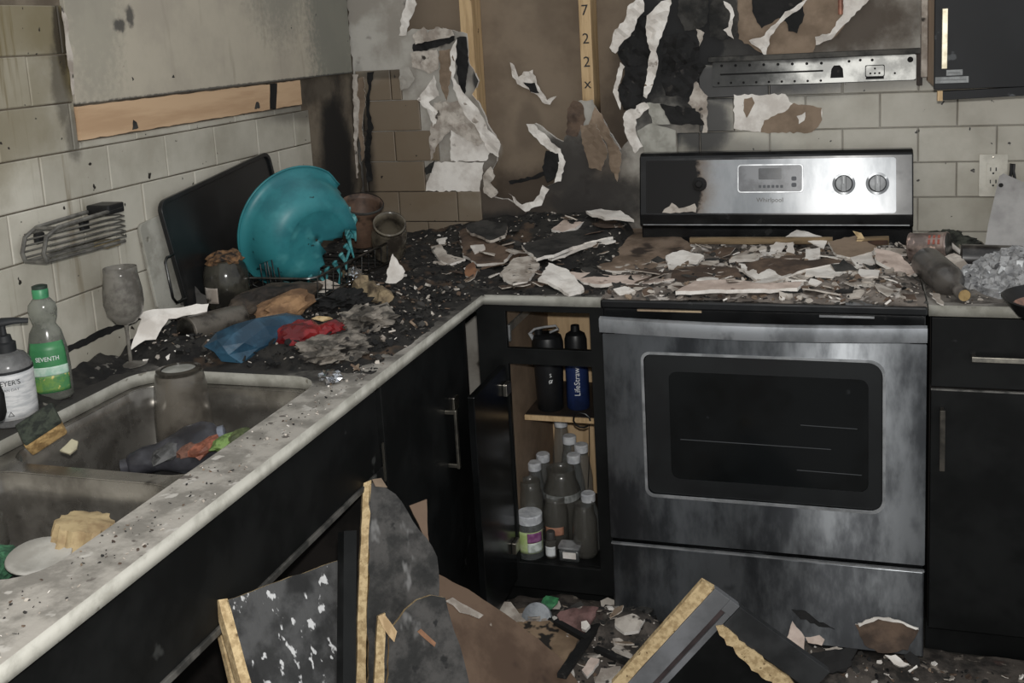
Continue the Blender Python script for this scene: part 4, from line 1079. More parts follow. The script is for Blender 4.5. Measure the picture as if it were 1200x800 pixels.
for k in range(9):
    a = -.62 + (k - 4) * .25
    r0 = .108
    p0 = ux * (r0 * math.cos(a)) + uy * (r0 * math.sin(a)) + ax * (-.080)
    L_ = rr.uniform(.04, .09)
    pts = [p0 * .92 - ax * .02, p0, p0 + ux * .008 + Vector((rr.uniform(-.01, .01), rr.uniform(-.01, .01), -L_ * .4)), p0 + Vector((rr.uniform(-.015, .015), rr.uniform(-.015, .015), -L_ * .9 + .01 * math.sin(k)))]
    m = MB(); m.tube(pts, [.007, .008, .0045, .0022], 8, flat=.5); m.obj('melted_strand', TEALL, tb, world=False, smooth=True)
for k in range(4):
    b0 = -uy * .15 + ux * (-.02 + k * .022) + ax * .0
    m = MB(); m.tube([b0, b0 + Vector((.004, -.004, -.022)), b0 + Vector((.010, -.006, -.05 - .012 * (k % 2)))], [.009, .006, .003], 8, flat=.5); m.obj('melted_strand', TEALL, tb, world=False, smooth=True)
sheet('melted_flap', [ux * .06 + uy * .10 - ax * .06, ux * .125 + uy * .05 - ax * .07, ux * .150 + uy * .015 - ax * .07, ux * .135 - uy * .035 - ax * .06, ux * .10 + uy * .0 - ax * .07, ux * .06 + uy * .04 - ax * .08], .003, [TEALL], tb, cell=.012, amp=.012, freq=45, seed=13, rag=.006, step=.01, world=False)

# brown pot, dark jars
bpot = thing('scorched_pot', 'brown scorched stoneware pot tilted in the corner behind the dish rack', 'pot', (.185, -.40, 1.005), (math.radians(16), math.radians(14), 0))
BROWN = M('scorched_stoneware', srgb(116, 92, 76), srgb(84, 66, 55), 9, .55, spots=(srgb(36, 29, 26), 14, .56, .12))
m = MB(); m.lathe([(0, 0), (.046, 0), (.052, .008), (.056, .06), (.055, .10), (.060, .118), (.062, .124), (.059, .126), (.052, .112), (.050, .02), (0, .012)], 32, cap=False); m.obj('body', BROWN, bpot, world=False, smooth=True)
m = MB(); m.lathe([(.0605, .119), (.0632, .124), (.0605, .128)], 32, cap=False); m.obj('rim_band', CHARG, bpot, world=False, smooth=True)
dj = thing('sooty_glass_jar', 'soot-browned glass jar lying with its mouth to the camera right of the brown pot', 'jar', (.300, -.455, 1.030), (math.radians(38), math.radians(8), math.radians(22)))
SJ = M('soot_brown_glass', srgb(104, 97, 84), srgb(52, 47, 42), 12, .2, spots=(srgb(140, 132, 116), 16, .66, .08), obj=True)
m = MB(); m.lathe([(0, -.07), (.045, -.07), (.050, -.052), (.050, .02), (.044, .036), (.044, .05), (.0465, .051), (.0465, .056), (.041, .056), (.040, .034), (.046, .018), (.046, -.05), (0, -.055)], 28, cap=False); m.obj('body', SJ, dj, world=False, smooth=True)
m = MB(); m.lathe([(.047, .038), (.047, .048)], 28, cap=False); m.obj('thread_ring', SJ, dj, world=False)
bj = thing('burnt_jar', 'dark glass jar crusted with burnt brown residue in front of the black tray', 'jar', (.085, -.945, .952))
JD = M('dark_jar_glass', srgb(64, 62, 55), srgb(34, 33, 30), 12, .15, spots=(srgb(130, 126, 112), 14, .68, .08), obj=True)
m = MB(); m.lathe([(0, 0), (.046, 0), (.053, .008), (.055, .05), (.054, .085), (.048, .105), (.040, .115), (.040, .120)], 32); m.obj('body', JD, bj, world=False, smooth=True)
blob('burnt_crust', (0, 0, .118), (.044, .044, .022), M('burnt_crust', srgb(128, 96, 66), srgb(60, 46, 36), 40, .9, bump=1, bscale=120, spots=(srgb(28, 24, 22), 40, .56, .08), obj=True), bj, 3, .35, 2.6, 3, world=False)
wrap('label', lambda z: .0545, 1, -35, 10, .022, .060, GYPD, bj, seg=8)

# fallen pieces of cardboard, paper, packets
sheet_t = lambda name, label, cat, pts, p, nrm, thick, mats, **kw: tag(sheet(name, [onp(a, b, Vector(p), Vector(nrm)) for a, b in pts], thick, mats, **kw), label, cat)
sheet_t('paper_scrap', 'torn white paper scrap curving around the base of the wine glass', 'paper', [(152, 410), (160, 392), (166, 374), (158, 368), (180, 362), (210, 360), (244, 355), (243, 366), (215, 370), (198, 374), (190, 384), (183, 398), (170, 398), (162, 404)], (.115, -1.17, .985), (.55, -.5, .67), .0015, [GYP, GYP, GYPD], cell=.012, amp=.008, freq=18, seed=91, rag=.002)
sheet_t('cardboard_scrap', 'folded brown cardboard corner standing below the burnt jar', 'cardboard', [(207, 357), (222, 337), (226, 334), (241, 346), (243, 356)], (.07, -1.02, .965), (.5, -.8, .3), .003, [CHARG, GYPD, CHARG], cell=.012, amp=.006, freq=30, seed=92)
cn = thing('charred_can', 'charred metal can lying on its side beside the white paper scrap', 'can', (.15, -1.14, .955))
a, b = Vector((.130, -1.185, .958)), Vector((.180, -1.045, .953)); d = (b - a).normalized()
CANM = M('charred_can_metal', srgb(112, 106, 98), srgb(52, 48, 44), 14, .4, .5, spots=(srgb(176, 170, 164), 10, .66, .08), spot2=(srgb(96, 34, 30), 22, .70, .05))
m = MB(); m.tube([a, a + d * .003, a + d * .004, b - d * .004, b - d * .003, b], [.036, .037, .035, .035, .037, .036], 28); m.obj('body', CANM, cn, smooth=SM)
m = MB(); m.tube([a + d * .0008, a - d * .0006], .031, 28); m.obj('lid', CHROME, cn, smooth=SM)
BAGC = M('charred_bag', srgb(74, 64, 54), srgb(34, 30, 27), 12, .8, bump=.8, bscale=60, spots=(srgb(134, 104, 74), 9, .66, .08))
blob('charred_bag', (.215, -.945, .972), (.060, .118, .040), BAGC, None, 4, .28, 1.5, 21, rot=(0, 0, -.42), cut=-.9)
tag(bpy.data.objects['charred_bag'], 'charred brown food bag slumped above the blue packet', 'bag')
blob('paper_bag', (.275, -1.005, .975), (.040, .080, .024), M('scorched_kraft_bag', srgb(158, 124, 90), srgb(104, 78, 56), 14, .8, bump=.6, bscale=50, spots=(srgb(44, 36, 30), 12, .6, .1)), None, 3, .3, 1.8, 22, rot=(.1, .35, -.42))
tag(bpy.data.objects['paper_bag'], 'tan torn kraft paper bag lying between the blue packet and the charred bag', 'bag')
BLUE = M('blue_packet_film', srgb(52, 88, 110), srgb(32, 58, 76), 12, .35, bump=.5, bscale=40, spots=(srgb(98, 132, 150), 16, .66, .05))
blob('blue_packet', (.300, -1.175, .955), (.056, .128, .036), BLUE, None, 2, .22, 1.2, 23, rot=(.05, .2, -.33), ridge=.35, cut=-1.0)
tag(bpy.data.objects['blue_packet'], 'crumpled blue plastic packet beside the far sink bowl', 'packet')
RED = M('red_packet_foil', srgb(138, 38, 40), srgb(92, 24, 27), 16, .22, bump=.6, bscale=50, spots=(srgb(226, 150, 146), 22, .70, .04))
blob('red_packet', (.385, -1.130, .945), (.042, .060, .028), RED, None, 3, .26, 1.5, 24, rot=(0, .2, -.5), ridge=.4, cut=-.9)
tag(bpy.data.objects['red_packet'], 'shiny red foil packet crumpled next to the blue packet', 'packet')
blob('red_packet', (.425, -1.085, .940), (.026, .046, .022), M('dark_red_foil', srgb(128, 26, 30), srgb(84, 18, 22), 18, .3, bump=.6, bscale=50), None, 3, .3, 1.7, 25, rot=(0, .1, -.5), ridge=.5)
tag(bpy.data.objects['red_packet.001'], 'smaller dark red packet tucked right of the shiny red one', 'packet')
sheet_t('wood_splinter', 'thin pale wooden splinter lying above the dark red packet', 'splinter', [(365, 373), (372, 370), (386, 371), (390, 373), (378, 376)], (.42, -1.04, .955), (.2, -.4, .9), .002, [RAWB, RAWB], rag=0)
sheet_t('cloth_scrap', 'scorched white cloth scrap behind the blue packet', 'cloth', [(367, 332), (384, 326), (400, 335), (404, 348), (392, 352), (376, 360), (364, 358), (372, 344)], (.265, -.75, .955), (.4, -.6, .7), .002, [GYPD, GYPD], cell=.01, amp=.012, freq=26, seed=93)
KR = M('twisted_kraft', srgb(152, 134, 106), srgb(84, 72, 58), 16, .8, bump=.8, bscale=60, spots=(srgb(44, 38, 32), 10, .6, .1))
m = MB(); rr = random.Random(8); pa = [Vector((.235, -.62, .960)), Vector((.29, -.67, .962)), Vector((.345, -.73, .955)), Vector((.40, -.775, .948)), Vector((.445, -.80, .945))]
m.tube([pa[0].lerp(pa[1], t / 3) if k == 0 else pa[k].lerp(pa[k + 1], t / 3) for k in range(4) for t in range(3)] + [pa[4]], [.010, .015, .012, .020, .016, .023, .019, .026, .021, .027, .025, .022, .014], 10, flat=.6)
me = m.mesh('twisted_bag', KR)
for v in me.vertices: v.co += Vector((noise.noise(v.co * 55), noise.noise(v.co * 55 + Vector((9, 0, 0))), noise.noise(v.co * 55 + Vector((0, 9, 0))))) * .012
tag(mobj('twisted_bag', me), 'twisted scorched kraft paper bag trailing towards the worktop corner', 'bag')
sheet_t('plaster_shard', 'white plaster shard standing upright in the char of the worktop corner', 'plaster', [(452, 331), (455, 312), (460, 297), (466, 306), (475, 318), (473, 325), (461, 333)], (.395, -.655, .955), (.3, -.95, .1), .004, [GYP, GYP], rag=.002, step=.008, seed=94)
ASHP = M('ash_paper', srgb(132, 125, 116), srgb(70, 66, 61), 22, .9, bump=1, bscale=70, spots=(srgb(36, 33, 31), 20, .58, .08))
for k, (c, sz, lab) in enumerate([((.485, -1.175, .932), (.072, .072, .022), 'grey crumpled ash paper at the worktop edge beyond the sink'), ((.470, -.985, .940), (.062, .066, .028), 'grey burnt cloth heap between the red packets and the twisted bag'),
                                  ((.350, -.860, .950), (.060, .060, .026), 'black crumpled char heap behind the red packets')]):
    blob('burnt_paper', c, sz, ASHP if k < 2 else CHAR, None, 4, .5, 2.2, 30 + k, cut=-.7, ridge=.5)
    o = [q for q in bpy.data.objects if q.name.startswith('burnt_paper')][-1]; tag(o, lab, 'burnt paper')
FOIL = M('aluminium_foil', srgb(206, 208, 212), srgb(150, 152, 156), 30, .22, 1.0)
blob('foil_ball', (.560, -1.335, .926), (.022, .022, .014), FOIL, None, 3, .5, 2.4, 41); tag(bpy.data.objects['foil_ball'], 'small crumpled piece of bright foil at the worktop edge', 'foil')
blob('foil_piece', (.300, -.690, .975), (.020, .030, .022), FOIL, None, 3, .45, 2.0, 42); tag(bpy.data.objects['foil_piece'], 'glinting foil lump under the dish rack front', 'foil')
sheet_t('red_scrap', 'small red paper scrap on the grey ash paper', 'paper', [(418, 404), (425, 403), (425, 418), (418, 418)], (.50, -1.11, .958), (.5, -.7, .5), .001, [RED], rag=.001)
sheet_t('tan_scrap', 'scorched cream paper scrap beside the small red one', 'paper', [(402, 402), (414, 398), (428, 400), (430, 416), (418, 420), (408, 414)], (.49, -1.13, .951), (.5, -.7, .5), .001, [M('cream_paper', srgb(206, 176, 138), srgb(150, 120, 92), 30, .8)], amp=.004, freq=40, cell=.008, seed=95)
sheet_t('white_stick', 'short white stick in the ash behind the glass tumbler', 'stick', [(194, 418), (205, 410), (208, 413), (196, 422)], (.16, -1.24, .938), (.3, -.4, .85), .003, [GYP], rag=0)
# clutter crumbs between these things
chips('clutter_crumbs', 'burnt crumbs between the packets and cans on the worktop', 900, .02, .60, -1.27, -.6, ZC + .006, h_left, 15, (.7, 3, 3, 14, 9, 1), .004, .013)

# ================================================================ things in the sink
tu = thing('glass_tumbler', 'upturned sooty glass tumbler standing in the far sink bowl', 'glass', (.262, -1.405, .795))
TUG = M('sooty_tumbler_glass', srgb(112, 106, 97), srgb(72, 67, 61), 10, .15, alpha=.62, coat=.6, obj=True)
m = MB(); m.lathe([(.054, 0), (.0565, .005), (.0555, .06), (.051, .125), (.046, .152), (.0, .156)], 32); m.obj('body', TUG, tu, world=False, smooth=SM)
m = MB(); m.lathe([(.044, .1535), (.044, .159), (.034, .161), (.034, .1565)], 32, cap=False); m.obj('base_ring', M('dark_glass_ring', srgb(60, 56, 50), srgb(40, 38, 34), 20, .2, obj=True), tu, world=False, smooth=SM)
m = MB(); m.lathe([(.033, .1575), (.0, .1580)], 28); m.obj('base_disc', M('clouded_glass', srgb(170, 170, 164), srgb(140, 140, 134), 30, .3), tu, world=False, smooth=SM)
blob('sink_muck', (.32, -1.52, .722), (.185, .19, .055), CHAR, None, 4, .3, 2.0, 51, cut=-.38); tag(bpy.data.objects['sink_muck'], 'black wet debris filling the bottom of the far sink bowl', 'debris', kind='stuff')
PURP = M('melted_grey_plastic', srgb(72, 72, 77), srgb(42, 42, 46), 9, .28, spots=(srgb(104, 108, 116), 12, .64, .1))
dbt = thing('crumpled_bottle', 'grey crumpled plastic bottle lying in the far sink bowl below the tumbler', 'bottle', (.33, -1.53, .78))
m = MB(); P0, P1 = Vector((.245, -1.565, .815)), Vector((.395, -1.475, .838)); d = (P1 - P0)
m.tube([P0 + d * t for t in (0, .05, .2, .34, .46, .62, .8, .93, 1.0)], [.016, .020, .026, .024, .034, .043, .044, .040, .026], 20)
me = m.mesh('body', PURP, True)
for v in me.vertices: v.co += Vector((noise.noise(v.co * 30), noise.noise(v.co * 30 + Vector((9, 0, 0))), noise.noise(v.co * 30 + Vector((0, 9, 0))))) * .012
mobj('body', me, dbt)
m = MB(); m.tube([P1 - d * .03, P1 + d * .035, P1 + d * .045], [.030, .030, .024], 20); m.obj('end_cap', M('pale_bottle_end', srgb(122, 128, 140), srgb(90, 94, 106), 20, .3), dbt, smooth=SM)
m = MB(); m.tube([P0 + d * .04, P0 - d * .06], .015, 16); m.obj('neck', PURP, dbt, smooth=SM)
for k, (px, py, z, r, c, lab) in enumerate([(222, 527, .845, .016, srgb(120, 84, 70), 'brown food scrap beside the crumpled bottle in the sink'), (240, 524, .85, .02, srgb(150, 92, 72), 'reddish food scrap in the far sink bowl below the bottle'),
                                            (262, 518, .86, .018, srgb(118, 146, 82), 'green leaf-like scrap at the front rim of the far sink bowl'), (280, 510, .87, .014, srgb(84, 94, 60), 'dark green scrap against the front wall of the far sink bowl'), (196, 530, .84, .022, srgb(84, 84, 84), 'grey clear-film scrap near the sink divider')]):
    c0 = at(px, py, z=z); nm = 'food_scrap'
    o = blob(nm, c0, (r, r * 1.5, r * .55), M('scrap_%d' % k, c, tuple(v * .45 for v in c[:3]) + (1,), 60, .6), None, 2, .5, 2.2, 60 + k, rot=(.3, .2, -.6)); tag(o, lab, 'food scrap')
sp = thing('sponge', 'scorched tan and green sponge tipped over the left rim of the sink', 'sponge', at(50, 506, z=.92))
m = MB(); R_ = Euler((.5, -.45, .75)).to_matrix()
m.obox((0, 0, 0), R_ @ Vector((.034, 0, 0)), R_ @ Vector((0, .024, 0)), R_ @ Vector((0, 0, .015))); m.obj('foam', M('sponge_foam', srgb(176, 146, 98), srgb(130, 104, 66), 60, .9, bump=1, bscale=200), sp, world=False, bevel=.004)
m = MB(); m.obox(R_ @ Vector((.004, .002, .0205)), R_ @ Vector((.035, 0, 0)), R_ @ Vector((0, .025, 0)), R_ @ Vector((0, 0, .006))); m.obj('scouring_pad', M('scouring_green', srgb(64, 70, 60), srgb(38, 42, 38), 60, .9, bump=1, bscale=200), sp, world=False, bevel=.003)
sheet_t('plastic_chip', 'pale khaki plastic chip on the divider between the sink bowls', 'plastic chip', [(70, 528), (84, 514), (91, 517), (90, 525), (82, 531)], (.24, -1.735, .905), (.3, -.5, .8), .004, [M('khaki_plastic', srgb(170, 164, 140), srgb(136, 130, 110), 30, .6)], rag=.001)
yc = thing('fluted_cup', 'yellowish fluted paper cup standing in the near sink bowl', 'paper cup', (.405, -1.905, .765), (math.radians(-8), math.radians(10), 0))
vs, fs = [], []
for i in range(8):
    t = i / 7
    for k in range(48):
        a = 2 * math.pi * k / 48; r = (.052 - .010 * t) * (1 + .11 * math.cos(14 * a) * (1 - t * .5)) + .003 * noise.noise(Vector((k * .3, t * 4, 1)))
        vs.append((r * math.cos(a), r * math.sin(a), .115 * t + .006 * noise.noise(Vector((math.cos(a) * 2, math.sin(a) * 2, t * 3)))))
for i in range(7):
    for k in range(48): fs.append((i * 48 + k, i * 48 + (k + 1) % 48, (i + 1) * 48 + (k + 1) % 48, (i + 1) * 48 + k))
b = len(vs); vs.append((0, 0, .122)); fs += [(7 * 48 + k, 7 * 48 + (k + 1) % 48, b) for k in range(48)]
m = MB(); m.add(vs, fs); m.obj('cup', M('yellowed_waxed_paper', srgb(182, 162, 124), srgb(148, 126, 94), 22, .6, spots=(srgb(110, 88, 62), 20, .62, .1), obj=True), yc, world=False, smooth=SM)
pc = at(46, 655, z=.852)
m = MB(); m.lathe([(0, -.002), (.030, -.002), (.044, .004), (.046, .006), (.044, .008), (.030, .003), (0, .003)], 32, cap=False)
me = m.mesh('saucer', M('white_ceramic', srgb(180, 178, 172), srgb(150, 147, 140), 10, .35, spots=(srgb(60, 54, 48), 34, .70, .05)), True); me.transform(Matrix.Translation(pc) @ Euler((.12, .1, 0)).to_matrix().to_4x4())
tag(mobj('saucer', me), 'small white dish with burnt specks in the near sink bowl', 'dish')
gj = thing('glass_jar', 'clear glass jar at the left photo edge in the near sink bowl', 'jar', (.235, -1.905, .765))
m = MB(); m.lathe([(0, 0), (.036, 0), (.040, .005), (.040, .085), (.036, .10), (.036, .108), (.033, .108), (.033, .10), (.037, .083), (.037, .008), (0, .005)], 28, cap=False); m.obj('body', JARG, gj, world=False, smooth=True)
m = MB(); m.lathe([(.0405, .018), (.0405, .06)], 28, cap=False); m.obj('residue_band', M('grey_residue', srgb(104, 104, 98), srgb(60, 60, 56), 30, .6), gj, world=False)
blob('green_cloth', at(4, 660, z=.84), (.030, .030, .022), M('green_scourer', srgb(58, 104, 74), srgb(36, 66, 50), 50, .9, bump=1, bscale=160), None, 3, .3, 2.5, 71); tag(bpy.data.objects['green_cloth'], 'green scouring cloth below the glass jar at the left photo edge', 'cloth')
blob('sink_muck', (.30, -1.93, .715), (.17, .14, .055), CHAR, None, 4, .3, 2.2, 52, cut=-.25); tag(bpy.data.objects['sink_muck.001'], 'dark debris in the bottom of the near sink bowl', 'debris', kind='stuff')

# ================================================================ slabs and flakes on the range and the corner worktop
k8 = (4.286, 480, 200); k6 = (2.857, 780, 220)
def slab(label, pts, z, mats, seed, tilt=(0, 0), thick=.009, amp=.004, conv=None, cat='drywall piece', name='drywall_piece', rag=.003, freq=14):
    if conv: pts = [(conv[1] + a / conv[0], conv[2] + b / conv[0]) for a, b in pts]
    cx = sum(p[0] for p in pts) / len(pts); cy = sum(p[1] for p in pts) / len(pts)
    c = at(cx, cy, z=z); nr = Vector((tilt[0], tilt[1], 1)).normalized()
    ex = .009 + max(0.0, (z - .942)) * .35
    for _ in range(12):
        g = (ZC + h_left(c.x, min(c.y, -.02))) if c.x < RX0 else (.9165 + h_range(c.x, min(c.y, -.09)))
        c = c.lerp(at(cx, cy, z=g + ex), .6)
    if c.y > -.06: c = at(cx, cy, y=-.06)
    return tag(sheet(name, [onp(a, b, c, nr) for a, b in pts], thick, mats, cell=.02, amp=amp, freq=freq, seed=seed, rag=rag, step=.012), label, cat)
BrW = [PAPER, GYP, PAPER]; DkW = [PAPERD, GYP, PAPERD]; GyW = [CHARG, GYP, CHARG]; WhW = [GYP, GYP, GYP]; PkW = [M('pinkish_gypsum', srgb(214, 196, 184), srgb(184, 166, 154), 12, .9, bump=.3, bscale=70, spots=(srgb(130, 112, 102), 18, .64, .08)), GYP, GYP]
STAIN = M('stained_drywall_paper', srgb(136, 118, 102), srgb(104, 88, 74), 12, .85, bump=.3, bscale=60, spots=(srgb(58, 48, 41), 9, .56, .1), spot2=(srgb(186, 178, 168), 16, .66, .06))
slab('large brown-faced drywall slab with a white broken edge left of the range panel', [(700, 445), (860, 385), (1030, 340), (1130, 250), (1300, 270), (1420, 380), (1400, 470), (1250, 505), (1000, 500), (760, 480)], .958, [STAIN, GYP, PAPER], 101, (0, -.10), conv=k8)
slab('dark grey drywall slab lying behind the brown-faced one', [(560, 375), (700, 330), (830, 290), (960, 250), (1020, 330), (880, 360), (720, 420), (640, 440)], .958, GyW, 102, (0, -.06), conv=k8)
slab('ragged white plaster slab at the front edge beside the range', [(650, 545), (700, 458), (800, 500), (880, 590), (800, 612), (730, 570)], .948, WhW, 103, (.1, -.15), conv=k8, amp=.006)
slab('long pinkish white plaster strip along the front of the cooktop corner', [(760, 500), (900, 515), (1200, 530), (1330, 545), (1200, 565), (960, 570), (870, 560)], .944, PkW, 104, (0, -.1), conv=k8)
slab('pinkish torn drywall piece at the back of the corner worktop', [(715, 290), (770, 245), (870, 225), (880, 250), (830, 285), (770, 305)], .966, PkW, 105, (0, -.25), conv=k8)
slab('curled pale paper strip lying against the left end of the range panel', [(885, 205), (960, 188), (1060, 205), (1125, 240), (1000, 240), (920, 222)], .956, WhW, 106, (0, -.3), conv=k8, amp=.008)
slab('dark brown scorched board in the middle of the corner worktop', [(245, 300), (290, 285), (400, 350), (520, 400), (470, 460), (340, 465), (270, 420)], .955, DkW, 107, (-.1, -.2), conv=k8)
slab('grey layered drywall scrap behind the scorched board', [(280, 285), (370, 250), (490, 265), (480, 330), (400, 345), (330, 320)], .972, [CHARG, GYPD, CHARG], 108, (0, -.2), conv=k8, amp=.008)
slab('grey crumpled plaster piece left of the brown-faced slab', [(450, 520), (520, 440), (640, 425), (650, 470), (590, 560), (520, 570)], .948, [GYPD, GYP, GYPD], 109, (.05, -.15), conv=k8, amp=.008)
slab('curved grey flake at the left end of the scorched board', [(110, 385), (160, 375), (190, 420), (280, 440), (200, 465), (140, 440)], .948, [GYPD, GYP, GYPD], 110, (0, -.2), conv=k8, amp=.008)
slab('white crumb-edged flake on the scorched board', [(305, 375), (375, 368), (380, 395), (330, 412)], .968, WhW, 111, (0, -.2), conv=k8, thick=.004)
slab('small white flake left of the scorched board', [(135, 340), (185, 332), (180, 360), (145, 362)], .958, WhW, 112, (0, -.2), conv=k8, thick=.004)
slab('orange-brown chip in the char in front of the scorched board', [(280, 480), (320, 460), (340, 500), (325, 535), (278, 525)], .948, [M('orange_brown', srgb(136, 98, 72), srgb(100, 72, 54), 20, .8), GYPD], 113, (0, -.4), conv=k8, thick=.006)
slab('thin white edge piece between the grey and the brown-faced slabs', [(690, 430), (860, 370), (980, 338), (1035, 348), (880, 385), (710, 448)], .966, WhW, 114, (0, -.15), conv=k8, thick=.006)
slab('white arch-shaped paper curl on the middle of the cooktop', [(350, 190), (440, 140), (540, 175), (530, 205), (465, 172), (400, 185), (380, 235), (345, 252)], .968, WhW, 115, (0, -.35), conv=k6, amp=.010, thick=.003)
slab('white flake with ragged edge near the right end of the cooktop', [(620, 235), (690, 215), (700, 255), (640, 265)], .950, WhW, 116, (0, -.2), conv=k6, thick=.005)
slab('large white plaster piece at the right end of the cooktop', [(700, 200), (780, 220), (845, 282), (800, 300), (760, 272), (705, 246)], .954, PkW, 117, (.1, -.2), conv=k6)
slab('small white flake in front of the large right-hand plaster piece', [(650, 270), (715, 275), (710, 300), (640, 295)], .944, WhW, 118, (0, -.1), conv=k6, thick=.005)
slab('long pale sliver on the right half of the cooktop', [(470, 275), (640, 262), (560, 300), (470, 292)], .944, WhW, 119, (0, -.1), conv=k6, thick=.005)
slab('forked white flake left of the long pale sliver', [(245, 250), (290, 262), (310, 290), (350, 270), (395, 305), (330, 318), (270, 288)], .944, WhW, 120, (0, -.15), conv=k6, thick=.005)
slab('long white drywall strip along the front of the cooktop', [(30, 345), (100, 312), (230, 305), (320, 320), (460, 315), (440, 335), (150, 342)], .934, PkW, 121, (0, -.06), conv=k6)
slab('pale crumbling plaster lump at the left rear of the cooktop', [(0, 232), (60, 208), (130, 225), (60, 282), (10, 272)], .948, WhW, 122, (0, -.2), conv=k6, amp=.008)
slab('grey-white flake behind the forked one', [(210, 242), (270, 205), (330, 220), (300, 238)], .950, [GYPD, GYP], 123, (0, -.2), conv=k6)
slab('brown paper-faced drywall piece at the right rear of the cooktop', [(545, 180), (640, 160), (705, 195), (690, 215), (620, 232), (570, 226)], .962, BrW, 124, (0, -.25), conv=k6)
slab('dark brown paper sheet across the middle of the cooktop', [(240, 262), (330, 236), (470, 240), (560, 235), (600, 250), (470, 272), (380, 300), (300, 300)], .940, DkW, 125, (0, -.15), conv=k6)
slab('brown scorched sheet at the front left of the cooktop', [(20, 275), (120, 255), (240, 270), (260, 300), (120, 310), (20, 320)], .936, [PAPERD, GYPD, PAPERD], 126, (0, -.12), conv=k6)
slab('small white ring-like paper curl inside the white arch', [(405, 190), (430, 187), (432, 222), (408, 228)], .954, WhW, 127, (0, -.4), conv=k6, thick=.003)
slab('small white lump beside the paper curl on the cooktop', [(470, 205), (515, 198), (520, 225), (490, 250), (468, 235)], .952, WhW, 128, (0, -.2), conv=k6)
slab('grey oval flake at the right rear edge of the cooktop', [(720, 200), (800, 205), (806, 222), (760, 226)], .962, [GYPD, GYP], 129, (.1, -.3), conv=k6, thick=.004)
slab('curled grey sliver under the dark bottle on the right', [(885, 350), (915, 355), (932, 390), (915, 388)], .934, [GYPD, GYP], 130, (0, -.2), conv=k6, thick=.003)
# wooden lath and block behind the rubble on the cooktop
m = MB(); a, b = Vector((1.105, -.155, .962)), Vector((1.50, -.150, .964)); m.obox((a + b) / 2, (b - a) / 2, (0, .008, 0), (0, -.003, .010))
SCW = M('scorched_lath', srgb(142, 122, 94), srgb(96, 80, 60), 14, .8, stretch=(.4, 3, 3), bump=.3)
tag(m.obj('wood_lath', SCW, bevel=.001), 'scorched wooden lath lying behind the rubble on the cooktop', 'wood lath')
bk = thing('wood_block', 'splintered tan wood block at the right rear of the cooktop', 'wood block', (1.60, -.17, .94))
m = MB(); m.obox((1.605, -.168, .967), (.042, 0, .002), (0, .014, 0), (0, -.004, .011)); m.obj('block', SCW, bk, bevel=.001)
m = MB(); m.obox((1.618, -.1835, .966), (.026, 0, .001), (0, .002, 0), (0, 0, .006)); m.obj('dark_groove', M('dark_groove', srgb(70, 48, 36), srgb(50, 36, 28), 30, .8), bk)
sheet('splinter', [(1.56, -.185, .96), (1.585, -.185, .975), (1.575, -.185, .992), (1.553, -.185, .998), (1.566, -.185, .98)], .003, [RAWB], bk, rag=.001)
# individually placed flakes
rnd = random.Random(33)
def flakes(count, region, z, h, label, group, rmin, rmax, seed, mats, name='plaster_flake', tilt=.4, thk=.15):
    rnd = random.Random(seed); protos = []
    for k in range(7):
        m = MB(); po = chip_poly(rnd, 1.0, rnd.choice((7, 8, 9)))
        m.prism([(a, b, .12 * noise.noise(Vector((a, b, k)))) for a, b in po], (0, 0, rnd.uniform(.7, 1.3) * thk), 0, 1)
        protos.append(m.mesh(name, mats[k % len(mats)]))
        bm = bmesh.new(); bm.from_mesh(protos[-1]); bmesh.ops.recalc_face_normals(bm, faces=bm.faces); bm.to_mesh(protos[-1]); bm.free()
    n = 0
    while n < count:
        x, y = rnd.uniform(region[0], region[1]), rnd.uniform(region[2], region[3])
        hh = h(x, y)
        if hh < .002: n += .1; continue
        n += 1
        o = bpy.data.objects.new(name, rnd.choice(protos)); COL.objects.link(o)
        s = rmin + (rmax - rmin) * rnd.random() ** 1.8
        o.scale = (s, s, s); o.location = (x, y, z + hh + s * .05); o.rotation_euler = (rnd.uniform(-tilt, tilt), rnd.uniform(-tilt, tilt), rnd.uniform(0, 6.28))
        tag(o, label, 'plaster flake', group)
FM1 = [[GYPD, GYPD], [PAPER, GYPD], [PAPERD, GYPD], [GYPD, GYPD], [CHARG, GYPD], [GYP, GYP], [CHARG, CHARG]]
flakes(85, (RX0 + .02, RX1 - .02, -.63, -.12), .9165, h_range, 'one of the small broken plaster flakes strewn over the cooktop', 'plaster flakes on the cooktop', .012, .034, 201, FM1)
flakes(26, (RX0 + .05, RX1 - .06, -.60, -.16), .9165, h_range, 'one of the wider grey-brown drywall sheets lying flat on the cooktop', 'flat drywall sheets on the cooktop', .035, .075, 206, [[PAPERD, GYPD], [GYP, GYP], [PAPER, GYPD], [GYPD, GYP], [GYP, GYPD]], 'drywall_scrap', .25, .05)
flakes(16, (.45, .93, -.58, -.08), ZC, h_left, 'one of the wider scorched drywall sheets lying flat in the worktop corner', 'flat drywall sheets in the corner', .03, .065, 207, [[PAPERD, PAPERD], [CHARG, GYPD], [CHAR, CHAR], [GYPD, GYPD], [PAPERD, GYPD]], 'drywall_scrap', .3, .06)
flakes(60, (.36, .94, -.60, -.04), ZC, h_left, 'one of the small plaster flakes in the char of the worktop corner', 'plaster flakes in the worktop corner', .008, .026, 202, FM1)
flakes(40, (.08, .60, -1.22, -.60), ZC, h_left, 'one of the small burnt flakes among the packets on the left worktop', 'flakes among the packets', .006, .016, 203, [[GYPD, GYP], [CHARG, CHARG], [CHAR, CHAR], [GYP, GYP]], 'burnt_flake')
